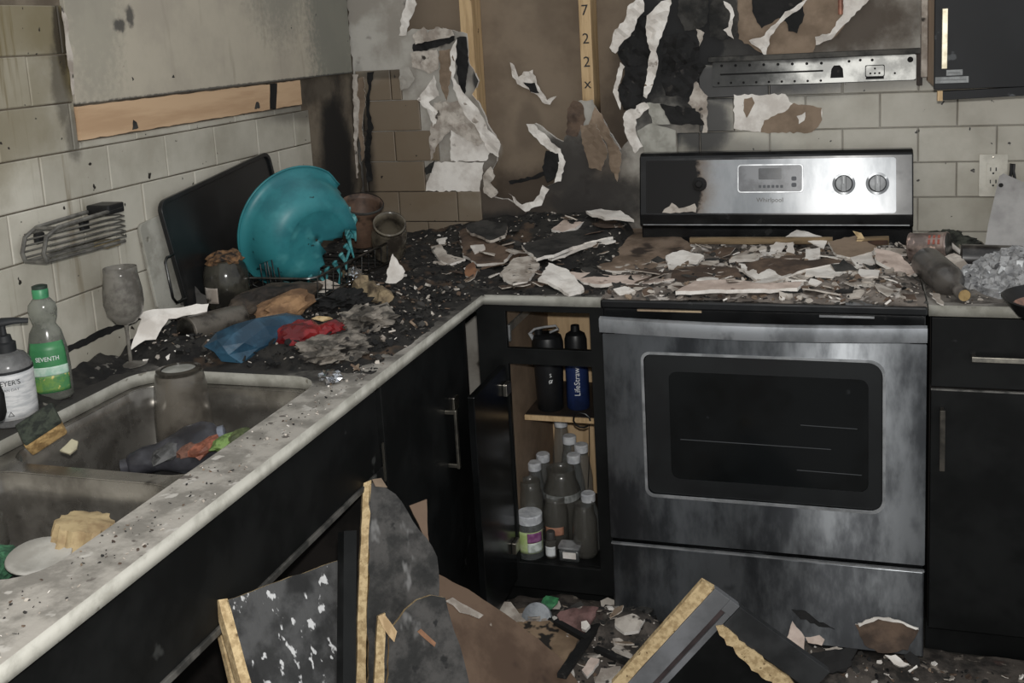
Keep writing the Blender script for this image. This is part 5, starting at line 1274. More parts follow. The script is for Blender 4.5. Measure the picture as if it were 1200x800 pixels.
flakes(110, (.68, 1.30, -1.05, -.64), 0, h_floor, 'one of the broken plaster flakes in the rubble on the floor', 'plaster flakes on the floor', .010, .036, 204, FM1 + [[CHAR, CHAR], [PAPERD, PAPERD]])
flakes(26, (1.40, 2.1, -.95, -.64), 0, h_floor, 'one of the pale flakes on the dark floor by the right cabinet', 'plaster flakes by the right cabinet', .008, .02, 205, FM1 + [[CHAR, CHAR]])

# ================================================================ right of the range
cn = thing('tin_can', 'dented copper-coloured tin can lying at the right corner of the range', 'can', (1.745, -.225, .93))
a, b = Vector((1.700, -.205, .958)), Vector((1.792, -.235, .968)); d = (b - a).normalized()
CPC = M('coppery_can_label', srgb(164, 146, 138), srgb(118, 106, 100), 20, .3, .5, spots=(srgb(220, 190, 176), 30, .64, .06), spot2=(srgb(70, 58, 52), 14, .62, .1))
m = MB(); m.tube([a, a + d * .003, a + d * .005, b - d * .005, b - d * .003, b], [.0385, .040, .038, .038, .040, .0385], 28); m.obj('body', CPC, cn, smooth=SM)
m = MB(); m.tube([b - d * .001, b + d * .001], .035, 28); m.obj('lid', CHROME, cn, smooth=SM)
for k in range(3):
    t = .02 + k * .012
    m = MB(); c0 = a + d * (.03 + t); n0 = Vector((-.1, -.75, .65)).normalized()
    m.obox(c0 + n0 * .0382, d * .003, d.cross(n0) * .014, n0 * .0004); m.obj('label_mark', M('faded_red_print', srgb(150, 84, 70)) if k == 0 else bpy.data.materials['faded_red_print'], cn)
def lying_bottle(label, base, tip, r, L_, mat, capm, foil=None):
    base, tip = Vector(base), Vector(tip); d = (tip - base).normalized()
    t = thing('wine_bottle', label, 'bottle', base)
    m = MB(); pf = [(0, .9), (.003, 1), (.55 * L_, 1), (.62 * L_, .92), (.70 * L_, .55), (.76 * L_, .38), (.93 * L_, .34)]
    m.tube([base + d * s for s, _ in pf], [r * q for _, q in pf], 28); m.obj('body', mat, t, smooth=SM)
    m = MB(); m.tube([base + d * (.86 * L_), base + d * (.985 * L_), base + d * L_], [r * .385, r * .40, r * .36], 24); m.obj('cap', capm, t, smooth=SM)
    m = MB(); m.tube([base + d * (L_ * 1.0), base + d * (L_ * 1.004)], r * .34, 24); m.obj('cap_disc', foil or capm, t, smooth=SM)
    return t
DGB = M('dusty_dark_glass', srgb(86, 82, 78), srgb(36, 34, 33), 9, .35, spots=(srgb(130, 124, 118), 6, .58, .14), coat=.3)
GOLD = M('tarnished_gold', srgb(188, 160, 112), srgb(140, 114, 76), 30, .4, .5)
lying_bottle('dark wine bottle lying with its gold cap towards the camera right of the range', (1.728, -.40, .962), (1.790, -.655, .944), .039, .262, DGB, DGB, GOLD)
lying_bottle('second dark bottle lying behind the grey crumbs right of the range', (1.812, -.335, .960), (1.99, -.345, .958), .035, .25, DGB, CHAR)
blob('charred_lump', (1.80, -.085, .945), (.085, .05, .032), M('greenish_char', srgb(64, 66, 58), srgb(30, 31, 28), 22, .9, bump=1, bscale=80, spots=(srgb(110, 104, 92), 30, .64, .08)), None, 4, .4, 2.4, 81, cut=-.7); tag(bpy.data.objects['charred_lump'], 'mouldy dark charred lump at the tiles behind the tin can', 'charred lump')
m = MB(); a, b = at(1111, 284, y=-.17), at(1131, 300, y=-.24); m.tube([a, b], .006, 8); tag(m.obj('white_stick', GYP, smooth=SM), 'white stick leaning behind the second bottle', 'stick')
sheet_t('foil_scrap', 'grey foil scrap between the two bottles', 'foil', [(1100, 305), (1118, 296), (1128, 300), (1136, 312), (1120, 322), (1112, 312)], (1.80, -.36, .97), (-.2, -.6, .7), .002, [GYPD, GYP], amp=.01, freq=30, cell=.012, seed=96)
BRD = M('grey_dusty_board', srgb(176, 174, 172), srgb(150, 148, 147), 6, .7, spots=(srgb(120, 118, 116), 9, .62, .12))
pa, pb, pc_ = Vector((1.889, -.135, .93)), Vector((1.937, -.045, 1.128)), Vector((2.12, -.20, .93))
nn = (pb - pa).cross(pc_ - pa).normalized()
bo = thing('leaning_board', 'pale grey dusty board leaning against the tiles at the right photo edge', 'board', pa)
sheet('board', [pa] + [onp(a, b, pa, nn) for a, b in ((1158, 262), (1171, 206), (1176, 203), (1262, 240))] + [Vector((2.14, -.207, .94)), pc_], .010, [BRD, GYPD, BRD], bo, rag=0, amp=0)
c0 = onp(1173, 217, pa, nn); m = MB(); m.lathe([(.006, 0), (.006, .001), (.004, .0014)], 12); me = m.mesh('screw_hole', CHARG); me.transform(Matrix.Translation(c0) @ Vector((0, 0, 1)).rotation_difference(nn if nn.y < 0 else -nn).to_matrix().to_4x4()); mobj('screw_hole', me, bo)
m = MB(); h0 = at(1183, 214, y=-.014); h1 = at(1186, 192, y=-.014); h2 = at(1190, 214, y=-.014)
m.tube([h0, h0.lerp(h1, .7), h1 + Vector((-.002, 0, 0)), h1 + Vector((.005, 0, -.001)), h2.lerp(h1, .6), h2], .0042, 8); tag(m.obj('black_hook', BP, smooth=SM), 'small black hook on the wall above the leaning board', 'hook')
# grey crumbly heap
def h_crumb(x, y):
    d = ((x - 2.00) / .22) ** 2 + ((y + .43) / .17) ** 2
    return max(0.0, .085 * (1 - d) + .010 * n2(x, y, 30, 21)) if d < 1.2 else 0
CRB = M('grey_crumbs', srgb(168, 168, 168), srgb(128, 128, 129), 30, .75, bump=.8, bscale=90, spots=(srgb(84, 84, 86), 22, .6, .08))
bed('crumb_heap', 1.78, 2.24, -.62, -.24, ZC + .002, h_crumb, .008, CRB, 'fluffy grey crumbled heap at the right photo edge', 'rubble')
rnd = random.Random(61); m = MB()
for k in range(900):
    x, y = rnd.uniform(1.79, 2.2), rnd.uniform(-.61, -.26); hh = h_crumb(x, y)
    if hh < .004: continue
    r = rnd.uniform(.004, .013); R_ = Euler((rnd.uniform(0, 6), rnd.uniform(0, 6), rnd.uniform(0, 6))).to_matrix(); c = Vector((x, y, ZC + hh + .002))
    vs = [c + R_ @ Vector((sx * r * rnd.uniform(.6, 1), sy * r * rnd.uniform(.6, 1), sz * r * rnd.uniform(.5, .9))) for sx in (-1, 1) for sy in (-1, 1) for sz in (-1, 1)]
    m.add(vs, [(0, 1, 3, 2), (4, 6, 7, 5), (0, 4, 5, 1), (2, 3, 7, 6), (0, 2, 6, 4), (1, 5, 7, 3)], 0 if rnd.random() < .93 else 1)
tag(m.obj('crumb_chunks', [CRB, WHITEP], fix=False), 'grey broken chunks over the crumbled heap', 'rubble', kind='stuff')
sheet_t('red_chip', 'tiny red chip on the grey crumbled heap', 'chip', [(1163, 318), (1172, 317), (1171, 325), (1164, 325)], (1.93, -.42, 1.0), (0, -.7, .7), .002, [RED], rag=.001)
pn = thing('frying_pan', 'black frying pan rim with pinkish inside at the right photo edge', 'pan', (1.985, -.70, .917))
m = MB(); m.lathe([(0, 0), (.095, 0), (.122, .034), (.126, .038), (.122, .040), (.116, .034), (.090, .006), (0, .006)], 40, cap=False); m.obj('body', BP, pn, world=False, smooth=SM)
m = MB(); m.lathe([(0, .0068), (.090, .0068), (.113, .030)], 40, cap=False); m.obj('pan_lining', M('pinkish_residue', srgb(170, 130, 112), srgb(120, 96, 86), 20, .7), pn, world=False, smooth=SM)

# ================================================================ inside the corner cabinet
SHELF = .5245; CF = .1655
def vtext(name, body, size, r, z, parent, mat, ang=0):
    """lettering that runs up the side of a bottle"""
    cu = bpy.data.curves.new('t', 'FONT'); cu.body = body; cu.size = size; cu.align_x = 'CENTER'; cu.align_y = 'CENTER'; cu.extrude = .0003; cu.resolution_u = 3
    o = bpy.data.objects.new('t', cu); COL.objects.link(o)
    me = bpy.data.meshes.new_from_object(o.evaluated_get(bpy.context.evaluated_depsgraph_get())); bpy.data.objects.remove(o); bpy.data.curves.remove(cu)
    for v in me.vertices:
        x, y, zz = v.co; a = -y / r + ang
        v.co = ((r + .0008 + zz) * math.sin(a), -(r + .0008 + zz) * math.cos(a), z + x)
    me.materials.clear(); me.materials.append(mat)
    return mobj(name, me, parent, world=False)
p = at(645, 470, y=-.395)
sk = thing('shaker_bottle', 'black shaker bottle with a grey carry loop on the cabinet shelf', 'bottle', (p.x, -.395, SHELF))
BB = M('black_bottle', srgb(30, 31, 33), srgb(20, 21, 22), 10, .4, obj=True)
m = MB(); m.lathe([(0, 0), (.034, 0), (.037, .004), (.041, .12), (.043, .165), (.043, .170)], 28); m.obj('body', BB, sk, world=False, smooth=SM)
m = MB(); m.lathe([(.0445, .168), (.0445, .195), (.040, .212), (.028, .220), (0, .222)], 28); lid = m.obj('lid', BB, sk, world=False, smooth=SM)
m = MB(); m.lathe([(.012, .218), (.012, .236), (.0, .238)], 16, (-.022, -.008, 0)); m.obj('spout_cap', BB, lid, world=False, smooth=SM)
m = MB(); m.tube([(-.036, -.012, .205), (-.046, -.014, .222), (-.030, -.016, .236), (.0, -.018, .243), (.030, -.012, .246), (.036, -.008, .236), (.012, -.012, .226)], .0062, 10, flat=.55); m.obj('carry_loop', M('loop_grey', srgb(180, 182, 184), srgb(130, 132, 134), 20, .5), sk, world=False, smooth=SM)
RT = Matrix.Rotation(math.radians(22), 4, 'Z')
text('emblem', '\u2205', .020, RT @ Matrix.Translation((0, 0, .085)), sk, TEXTW, bend=.0405, world=False)
text('emblem', 'S', .015, RT @ Matrix.Translation((0, 0, .104)), sk, TEXTW, bend=.041, world=False)
p = at(678, 474, y=-.375)
bb_ = thing('water_bottle', 'blue water bottle with white lettering beside the black shaker', 'bottle', (p.x, -.375, SHELF))
BL = M('blue_bottle_plastic', srgb(34, 48, 88), srgb(24, 34, 62), 12, .3, obj=True)
m = MB(); m.lathe([(0, 0), (.030, 0), (.0325, .005), (.0325, .155), (.029, .166)], 28); bo_ = m.obj('body', BL, bb_, world=False, smooth=SM)
m = MB(); m.lathe([(.0315, .166), (.0315, .20), (.027, .215), (.013, .224), (.012, .240), (0, .242)], 28); m.obj('cap', BB, bb_, world=False, smooth=SM)
vtext('lettering', 'LifeStraw', .022, .0325, .085, bb_, TEXTW, math.radians(14))
m = MB(); c0 = at(682, 492, y=-.457)
m.tube([c0 + Vector((.024 * math.cos(t * .55), -.002, .021 * math.sin(t * .55))) for t in range(11)], .0028, 8, closed=False); m.tube([c0 + Vector((.020, 0, -.012)), c0 + Vector((.016, .004, -.10)), c0 + Vector((.006, .01, -.20))], .0012, 6)
tag(m.obj('cord', BP, smooth=SM), 'black cord looped over the shelf front below the blue bottle', 'cord')
def bottle(label, px, top, y, r, kind, capc=None, z0=CF, name='plastic_bottle', cat='bottle', group=None, tint=CLEARP):
    """upright bottle whose top shows at (px, top) at depth y"""
    pt_ = at(px, top, y=y); h = pt_.z - z0
    t = thing(name, label, cat, (pt_.x, y, z0), group=group)
    m = MB()
    if kind == 'bottle':
        nk = min(.0158, r * .6)
        m.lathe([(0, 0), (r * .92, 0), (r, .006), (r, h * .58), (r * .9, h * .68), (nk * 1.2, h - .03), (nk, h - .02)], 24); m.obj('body', tint, t, world=False, smooth=SM)
        m = MB(); m.lathe([(nk * 1.25, h - .022), (nk * 1.28, h - .003), (nk * 1.1, h), (0, h)], 20); m.obj('cap', capc or WHITEP, t, world=False, smooth=SM)
    elif kind == 'jar':
        m.lathe([(0, 0), (r * .94, 0), (r, .006), (r, h - .032), (r * .86, h - .022)], 28); m.obj('body', tint, t, world=False, smooth=SM)
        m = MB(); m.lathe([(r * .93, h - .024), (r * .95, h - .002), (r * .9, h), (0, h)], 28); m.obj('lid', capc or WHITEP, t, world=False, smooth=SM)
    elif kind == 'open':
        m.lathe([(0, 0), (r * .9, 0), (r, .008), (r, h * .72), (r * .78, h * .88), (r * .78, h), (r * .74, h), (r * .74, h * .88), (r * .95, h * .7), (r * .95, .01), (0, .006)], 28, cap=False); m.obj('body', tint, t, world=False, smooth=True)
        m = MB(); m.lathe([(r * .80, h - .012), (r * .80, h - .004)], 28, cap=False); m.obj('neck_ring', tint, t, world=False)
    return t, h
WCAP = M('white_cap', srgb(206, 208, 210), srgb(170, 172, 176), 30, .5, obj=True)
for lab, px, top, y, r in (('clear bottle with white cap right under the shelf, rearmost of the bottles', 657, 490, -.30, .030), ('white-capped bottle just right of the rearmost one', 667, 510, -.34, .030), ('white-capped bottle third from the back beside the range side', 681, 520, -.36, .030),
                           ('white-capped bottle just behind the round jug', 672, 532, -.40, .030), ('white-capped bottle leftmost of the rear row', 626, 541, -.42, .028), ('white-capped bottle between the leftmost one and the round jug', 636, 531, -.37, .028), ('white-capped bottle half hidden by the right frame of the cabinet', 689, 577, -.50, .030)):
    bottle(lab, px, top, y, r, 'bottle', WCAP)
t, h = bottle('large round clear jug in the middle of the cabinet', 657, 548, -.45, .052, 'open', name='clear_jug', cat='jug', tint=JARG)
m = MB(); m.lathe([(.0535, h * .60), (.0535, h * .70)], 28, cap=False); m.obj('residue_band', M('pale_residue', srgb(150, 152, 150), srgb(110, 112, 110), 60, .5), t, world=False)
bottle('open glass jar standing behind the purple-labelled jar', 621, 562, -.50, .036, 'open', name='glass_jar', cat='jar', tint=JARG)
t, h = bottle('tall glass jar with an orange label strip in the middle front', 650, 580, -.50, .036, 'open', name='glass_jar', cat='jar', tint=JARG)
wrap('label', lambda z: .036, 1, -40, 50, h * .30, h * .46, M('orange_label', srgb(168, 122, 98), srgb(146, 98, 80), 40, .6), t, seg=8)
t, h = bottle('white-lidded plastic jar with green and purple label at the cabinet front', 620, 600, -.565, .0375, 'jar', WCAP, name='supplement_jar', cat='jar')
lb = wrap('label', lambda z: .0375, 1, -75, 80, .020, h - .042, M('jar_label_green', srgb(164, 184, 118), srgb(190, 198, 164), 16, .5), t, seg=18)
wrap('label_block', lambda z: .0375, 1, 5, 72, h - .072, h - .044, M('jar_label_purple', srgb(112, 58, 104), srgb(140, 94, 132), 60, .5), lb, seg=8, off=.0012)
wrap('label_field', lambda z: .0375, 1, 5, 72, .022, h - .073, M('jar_label_pale', srgb(200, 206, 200), srgb(160, 168, 160), 60, .5), lb, seg=8, off=.0012)
t, h = bottle('small dark-capped bottle with a white label at the cabinet front', 645, 622, -.565, .016, 'bottle', M('dark_cap', srgb(60, 58, 56)), name='vial', cat='bottle', tint=JARG)
wrap('label', lambda z: .016, 1, -60, 60, .006, .034, WHITEP, t, seg=8)
sq = thing('square_tub', 'small clear square tub with a pale lid at the cabinet front', 'tub', at(669, 656, y=-.565) * 1.0); sq.location.z = CF
me = holed(rrect(-.028, .028, -.020, .020, .006, 4), [], .034); me.transform(Matrix.Translation((0, 0, .034))); me.materials.append(CLEARP); mobj('tub', me, sq, world=False)
me = holed(rrect(-.030, .030, -.022, .022, .007, 4), [], .006); me.transform(Matrix.Translation((0, 0, .040))); me.materials.append(M('pale_lid', srgb(150, 150, 150), srgb(110, 110, 110), 40, .5)); mobj('lid', me, sq, world=False, bevel=.001)
m = MB(); m.box(-.016, .020, -.0208, -.0200, .008, .026); m.obj('label', GYP, sq, world=False)
bottle('large clear bottle without a cap at the right front of the cabinet', 684, 590, -.535, .034, 'open', name='clear_bottle', tint=JARG)

# ================================================================ fallen panels and floor rubble
def lie(name, label, cat, pts, p, nrm, thick, mats, rag=.0015, seed=0, parent=None, cell=.05):
    Q = [onp(a, b, Vector(p), Vector(nrm)) for a, b in pts]; n = len(pts)
    for i in range(n):                                   # lower ends run on until they meet the floor
        if pts[i][1] >= 955:
            t = next(Q[j % n] for j in ((i - 1), (i + 1)) if pts[j % n][1] < 955)
            e = Q[i] - t
            if e.z < -1e-3: Q[i] = t + e * ((t.z - .02) / -e.z)
    o = sheet(name, Q, thick, mats, parent, rag=rag, step=.02, seed=seed)
    return tag(o, label, cat) if label else o
SPK = M('speckled_scorched_panel', srgb(70, 70, 70), srgb(36, 36, 36), 13, .65, bump=.6, bscale=50, spots=(srgb(190, 190, 190), 58, .605, .05, (1, 1, .4)), spot2=(srgb(22, 22, 22), 12, .58, .1))
SPK2 = M('scorched_mottled_panel', srgb(72, 70, 68), srgb(30, 30, 29), 16, .7, bump=1.0, bscale=40, spots=(srgb(116, 115, 114), 22, .60, .1, (1, 1, .35)), spot2=(srgb(18, 18, 18), 26, .58, .08))
BRN = M('brown_panel_back', srgb(112, 92, 76), srgb(86, 68, 55), 6, .75, spots=(srgb(58, 44, 36), 9, .62, .12), spot2=(srgb(170, 160, 148), 24, .72, .04))
# speckled door A
pA, nA = (.775, -1.60, .64), (.80, -.40, .42)
fa = thing('fallen_door', 'white-speckled black cabinet door fallen below the sink, raw wood at its left edge', 'door', onp(300, 800, Vector(pA), Vector(nA)))
lie('panel', None, None, [(266, 704), (330, 680), (409, 653), (407, 800), (405, 960), (350, 1010)], pA, nA, .016, [SPK, RAWB, SPK], parent=fa)
lie('raw_edge', None, None, [(256, 703), (267, 701), (352, 1010), (338, 1010)], pA, nA, .018, [RAWB], parent=fa, seed=2, rag=.0006)
lie('raw_edge', None, None, [(257, 740), (263, 739), (330, 1010), (322, 1010)], (.70, -1.565, .592), nA, .012, [RAWB], parent=fa, seed=3, rag=.0006)
# narrow black slat
pS = Vector(pA) + Vector(nA).normalized() * .028
lie('black_board', 'narrow black wooden board standing between the two fallen doors', 'board', [(403, 622), (418, 621), (417, 800), (414, 960), (398, 960), (402, 800)], pS, nA, .020, [BLK, BLK, BLK], rag=0)
# tall fallen door B
pB, nB = (.700, -1.30, .60), (.55, -.74, .38)
fb = thing('fallen_door', 'mottled scorched cabinet door propped upright, tan raw edge facing the sink cabinet', 'door', onp(470, 800, Vector(pB), Vector(nB)))
lie('panel', None, None, [(434, 566), (446, 562), (470, 588), (492, 620), (513, 652), (514, 700), (530, 960), (428, 960)], pB, nB, .016, [SPK2, RAWB, SPK2], parent=fb, seed=4, rag=.003)
lie('raw_edge', None, None, [(426, 566), (435, 562), (430, 700), (426, 960), (414, 960), (420, 700)], pB, nB, .018, [RAWB], parent=fb, seed=5, rag=.0008)
lie('torn_veneer', None, None, [(436, 562), (447, 560), (454, 572), (440, 570)], (.697, -1.304, .606), nB, .003, [PAPER], parent=fb, seed=6)
lie('brown_corner', None, None, [(480, 592), (500, 585), (503, 640), (495, 625)], (.69, -1.27, .59), nB, .010, [BRN], parent=fb, seed=7)
# small broken drawer front C
nC = (.55, -.74, .38); pC = tuple(Vector(pB) + Vector(nB).normalized() * .055)
fcx = thing('broken_drawer_front', 'small broken drawer front with scorched face leaning on the tall fallen door', 'drawer front', onp(500, 800, Vector(pC), Vector(nC)))
lie('panel', None, None, [(458, 735), (475, 712), (505, 698), (522, 700), (535, 740), (552, 800), (580, 960), (440, 960)], pC, nC, .014, [SPK2, RAWB], parent=fcx, seed=8, rag=.004)
lie('raw_edge', None, None, [(443, 722), (452, 718), (450, 800), (446, 960), (432, 960), (438, 800)], tuple(Vector(pC) + Vector(nC).normalized() * .006), nC, .014, [RAWB], parent=fcx, seed=9, rag=.0008)
lie('raw_top', None, None, [(443, 722), (450, 719), (465, 740), (462, 752), (455, 745)], tuple(Vector(pC) + Vector(nC).normalized() * .009), nC, .008, [RAWW], parent=fcx, seed=10)
lie('splinter', None, None, [(489, 740), (493, 737), (511, 753), (509, 758)], tuple(Vector(pC) + Vector(nC).normalized() * .008), nC, .004, [M('orange_wood', srgb(156, 114, 84), srgb(126, 90, 66), 20, .7)], parent=fcx, seed=11, rag=.001)
# brown panel
pD = onp(515, 672, Vector((.655, -1.08, .38)), Vector((0, 0, 1))); qD = at(680, 770, z=.12); rD = at(560, 800, z=.20)
nD = (qD - pD).cross(rD - pD).normalized()
lie('brown_board', 'large brown back panel fallen across the floor rubble before the corner cabinet', 'panel', [(513, 672), (548, 690), (592, 718), (655, 768), (700, 830), (640, 960), (500, 960), (512, 760)], pD, nD, .008, [BRN, PAPERD, BRN], seed=12)
lie('torn_strip', 'torn pale strip curling on top of the brown back panel', 'torn strip', [(522, 703), (530, 700), (550, 710), (566, 720), (562, 724), (540, 716)], pD + Vector((0, -.004, .006)), nD, .003, [GYPD, GYP], seed=13, rag=.003)
# door corner in the foreground
ap = at(838, 690, z=.43); lf = at(716, 822, z=.17); rt = at(958, 802, z=.20)
nF = (lf - ap).cross(rt - ap).normalized()
if nF.dot(CAM_LOC - ap) < 0: nF = -nF
eL = (lf - ap).normalized(); eR = (rt - ap).normalized()
eR = (eR - eL * eR.dot(eL)).normalized()
fd = thing('broken_frame_door', 'black framed cabinet door standing on its corner in the foreground, raw edge up', 'door', ap + (eL + eR) * .28)
def FQ(a, b, o=0.0): return ap + eL * a + eR * b + nF * o
def frame_piece(name, a0, a1, b0, b1, o0, o1, mat, bevel=.001, seed=0):
    m = MB(); m.prism([FQ(a0, b0, o1), FQ(a1, b0, o1), FQ(a1, b1, o1), FQ(a0, b1, o1)], nF * (o0 - o1)); return m.obj(name, mat, fd, bevel=bevel)
GRM = M('grey_black_moulding', srgb(122, 123, 126), srgb(98, 99, 101), 6, .5, stretch=(1, 1, 1), spots=(srgb(104, 98, 98), 9, .66, .1))
SZ = .31
frame_piece('stile', 0, SZ, .0, .040, -.018, 0, GRM)
frame_piece('moulding', .030, SZ, .041, .052, -.018, -.004, M('purple_brown_moulding', srgb(70, 60, 60), srgb(50, 44, 44), 8, .5))
frame_piece('moulding', .030, SZ, .053, .066, -.018, -.002, GRM)
frame_piece('rail', .0, .060, .067, SZ, -.018, 0, M('dark_grey_rail', srgb(52, 53, 54), srgb(36, 37, 38), 8, .5))
frame_piece('rail', 0, .030, .041, .066, -.018, -.001, GRM)
frame_piece('infill_panel', .061, SZ, .067, SZ, -.016, -.010, BLK)
sheet('raw_edge', [FQ(.004, -.030, -.004), FQ(0, -.001, -.002), FQ(SZ, -.001, -.002), FQ(SZ, -.024, -.004)], .014, [RAWB, RAWB], fd, rag=.0005, step=.02, seed=14)
sheet('broken_wood', [FQ(.066, .060, .004), FQ(.056, .068, .004), FQ(.063, .20, .004), FQ(.066, .30, .004), FQ(.092, .30, .004), FQ(.094, .18, .004), FQ(.080, .10, .004)], .010, [RAWB, RAWB], fd, rag=.004, step=.012, seed=15)

# floor finds
z_ = .07
def fl_(name, label, cat, pts, z, mats, seed, tilt=(0, -.15), thick=.004, amp=.004, rag=.003):
    conv = (5.0, 560, 640); pts = [(conv[1] + a / conv[0], conv[2] + b / conv[0]) for a, b in pts]
    cx, cy = sum(p[0] for p in pts) / len(pts), sum(p[1] for p in pts) / len(pts); c = at(cx, cy, z=z)
    for _ in range(10): c = c.lerp(at(cx, cy, z=h_floor(c.x, min(c.y, -.62)) + .016 + (z - .07) * .3), .6)
    return tag(sheet(name, [onp(a, b, c, Vector((tilt[0], tilt[1], 1)).normalized()) for a, b in pts], thick, mats, cell=.02, amp=amp, freq=18, seed=seed, rag=rag, step=.012), label, cat)
TAN = M('scorched_cardboard', srgb(150, 128, 104), srgb(122, 102, 82), 9, .85, spots=(srgb(40, 36, 32), 16, .60, .06))
fl_('cardboard_sheet', 'tan burnt cardboard sheet on the floor before the corner cabinet', 'cardboard', [(215, 440), (420, 440), (595, 540), (500, 700), (440, 830), (260, 830), (200, 660)], .085, [TAN, TAN], 301)
fl_('plaster_chunk', 'ragged beige plaster chunk at the left of the floor rubble', 'plaster', [(125, 330), (200, 330), (240, 400), (280, 440), (200, 440), (120, 400)], .10, [GYPD, GYP], 302, (0, -.5), .012, .008)
fl_('plaster_chunk', 'white crumbling plaster on the lower edge of the cardboard sheet', 'plaster', [(300, 710), (420, 690), (560, 710), (560, 770), (470, 780), (380, 750)], .105, WhW, 303, (0, -.2), .008, .008)
fl_('pink_packet', 'dusty pink crumpled packet on the floor near the range drawer', 'packet', [(460, 400), (560, 350), (700, 350), (690, 410), (620, 500), (480, 450)], .085, [M('dusty_pink', srgb(126, 96, 92), srgb(84, 64, 60), 16, .7, spots=(srgb(170, 160, 150), 24, .64, .06))], 304, (0, -.3), .006, .010)
fl_('green_scrap', 'bright green plastic scrap on the floor under the open cabinet', 'plastic scrap', [(370, 330), (400, 285), (470, 295), (465, 325), (430, 365), (385, 345)], .115, [M('green_plastic', srgb(66, 138, 88), srgb(44, 92, 62), 22, .4)], 305, (0, -.6), .003, .010)
lidp = at(560 + 350 / 5, 640 + 425 / 5, z=.075); m = MB(); m.lathe([(.040, 0), (.040, .012), (.036, .014), (0, .015)], 28); me = m.mesh('jar_lid', M('grey_white_lid', srgb(160, 164, 168), srgb(120, 124, 128), 20, .5), SM); me.transform(Matrix.Translation(lidp) @ Euler((1.0, -.1, 0)).to_matrix().to_4x4()); tag(mobj('jar_lid', me), 'round white jar lid half buried next to the green scrap', 'lid')
fl_('plaster_chunk', 'round pale plaster lump on the pink packet', 'plaster', [(605, 440), (640, 430), (660, 460), (630, 490), (610, 475)], .108, WhW, 306, (0, -.4), .010, .003)
fl_('plaster_chunk', 'grey plaster crumble leaning on the range drawer', 'plaster', [(720, 320), (760, 300), (840, 330), (850, 355), (780, 365), (720, 345)], .07, [GYPD, GYP], 307, (0, -.6), .010, .010)
fl_('plaster_chunk', 'beige broken plaster between the crossed black battens', 'plaster', [(800, 420), (900, 390), (980, 420), (940, 480), (860, 500), (800, 460)], .09, [GYPD, GYP], 308, (0, -.3), .010, .010)
fl_('plaster_chunk', 'pale flat plaster piece below the crossed battens', 'plaster', [(680, 790), (720, 710), (835, 700), (800, 780), (740, 830)], .10, [GYPD, GYP], 309, (0, -.2), .008, .004)
fl_('plaster_chunk', 'brownish plaster piece left of the flat pale one', 'plaster', [(610, 720), (660, 650), (715, 660), (680, 730), (640, 760)], .10, PkW, 310, (0, -.2), .008, .004)
def batten(label, a, b, za, zb, w=.008):
    a = at(560 + a[0] / 5, 640 + a[1] / 5, z=za); b = at(560 + b[0] / 5, 640 + b[1] / 5, z=zb); d = b - a
    s_ = d.normalized().cross(Vector((0, 0, 1))).normalized()
    m = MB(); m.obox((a + b) / 2, d / 2, s_ * w, Vector((0, 0, .006))); tag(m.obj('batten', CHAR, bevel=.001), label, 'batten')
batten('longer charred batten running towards the camera over the floor rubble', (770, 355), (490, 760), .075, .135, .011)
batten('short charred batten crossing the cardboard sheet corner', (455, 440), (640, 545), .11, .11)
batten('charred batten lying right of the longer one', (690, 600), (905, 690), .09, .10)
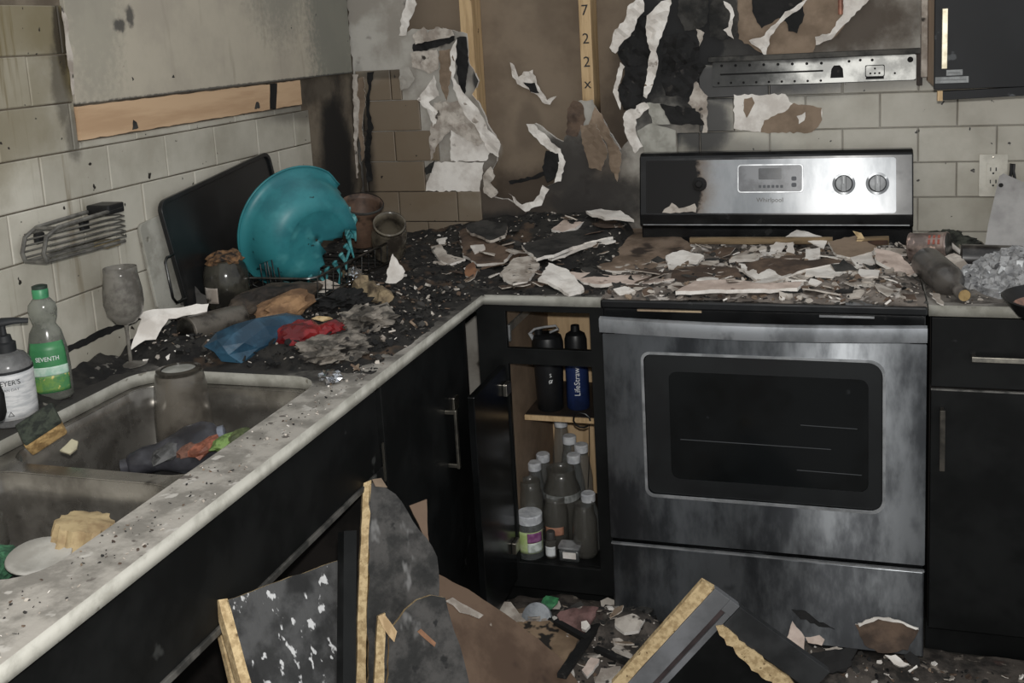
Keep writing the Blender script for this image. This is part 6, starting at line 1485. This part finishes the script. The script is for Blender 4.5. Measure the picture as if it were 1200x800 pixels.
# pieces in front of the range drawer
kd = (3.75, 880, 680)
def fr_(name, label, cat, pts, y, mats, seed, nr=(0, -1, .25), thick=.006, amp=.004, rag=.003):
    pts = [(kd[1] + a / kd[0], kd[2] + b / kd[0]) for a, b in pts]
    c = at(sum(p[0] for p in pts) / len(pts), sum(p[1] for p in pts) / len(pts), y=y)
    return tag(sheet(name, [onp(a, b, c, Vector(nr).normalized()) for a, b in pts], thick, mats, cell=.02, amp=amp, freq=18, seed=seed, rag=rag, step=.010), label, cat)
fr_('drywall_piece', 'brown drywall piece with white torn rim leaning on the range drawer', 'drywall piece', [(460, 195), (560, 165), (650, 180), (735, 215), (715, 270), (690, 305), (580, 322), (500, 285), (475, 245)], -.676, [PAPERD, GYP, PAPERD], 311, thick=.006)
fr_('drywall_piece', 'white sliver rim above the brown piece on the range drawer', 'drywall piece', [(470, 188), (560, 160), (650, 172), (738, 212), (725, 216), (650, 184), (560, 172), (478, 200)], -.686, WhW, 312, thick=.005, rag=.002)
fr_('drywall_piece', 'pale shield-shaped drywall piece standing by the foreground door', 'drywall piece', [(152, 270), (180, 178), (205, 205), (240, 250), (235, 312), (190, 300)], -.71, PkW, 313, (.1, -1, .4))
fr_('drywall_piece', 'small pinkish drywall piece right of the shield-shaped one', 'drywall piece', [(240, 245), (300, 240), (322, 260), (310, 290), (250, 275)], -.70, PkW, 314, (0, -1, .5))
fr_('drywall_piece', 'white leaf-shaped flake below the brown piece on the drawer', 'drywall piece', [(588, 325), (640, 322), (696, 372), (650, 380)], -.72, WhW, 315, (0, -.6, .8))
fr_('drywall_piece', 'small white flake right of the leaf-shaped one', 'drywall piece', [(685, 392), (725, 370), (735, 382), (700, 405)], -.73, WhW, 316, (0, -.6, .8))
fr_('drywall_piece', 'grey drywall crumb under the bright streak of the drawer', 'drywall piece', [(325, 300), (380, 290), (415, 315), (385, 340), (330, 325)], -.70, [GYPD, GYP], 317, (0, -.8, .6))
fr_('charred_strip', 'thin charred strip hanging on the range drawer', 'charred strip', [(180, 130), (240, 135), (300, 180), (370, 215), (300, 200), (220, 165)], -.666, [CHAR], 318, thick=.004)
fr_('charred_board', 'charred board pieces lying under the brown drywall piece', 'charred board', [(250, 320), (330, 310), (470, 300), (420, 400), (300, 400), (240, 370)], -.74, [CHAR], 319, (0, -.6, .8), .01, .010)
fr_('charred_board', 'charred fragment right of the white flakes before the drawer', 'charred board', [(670, 330), (700, 310), (740, 340), (745, 375), (700, 370)], -.71, [CHAR], 320, (0, -.8, .6), .01, .008)
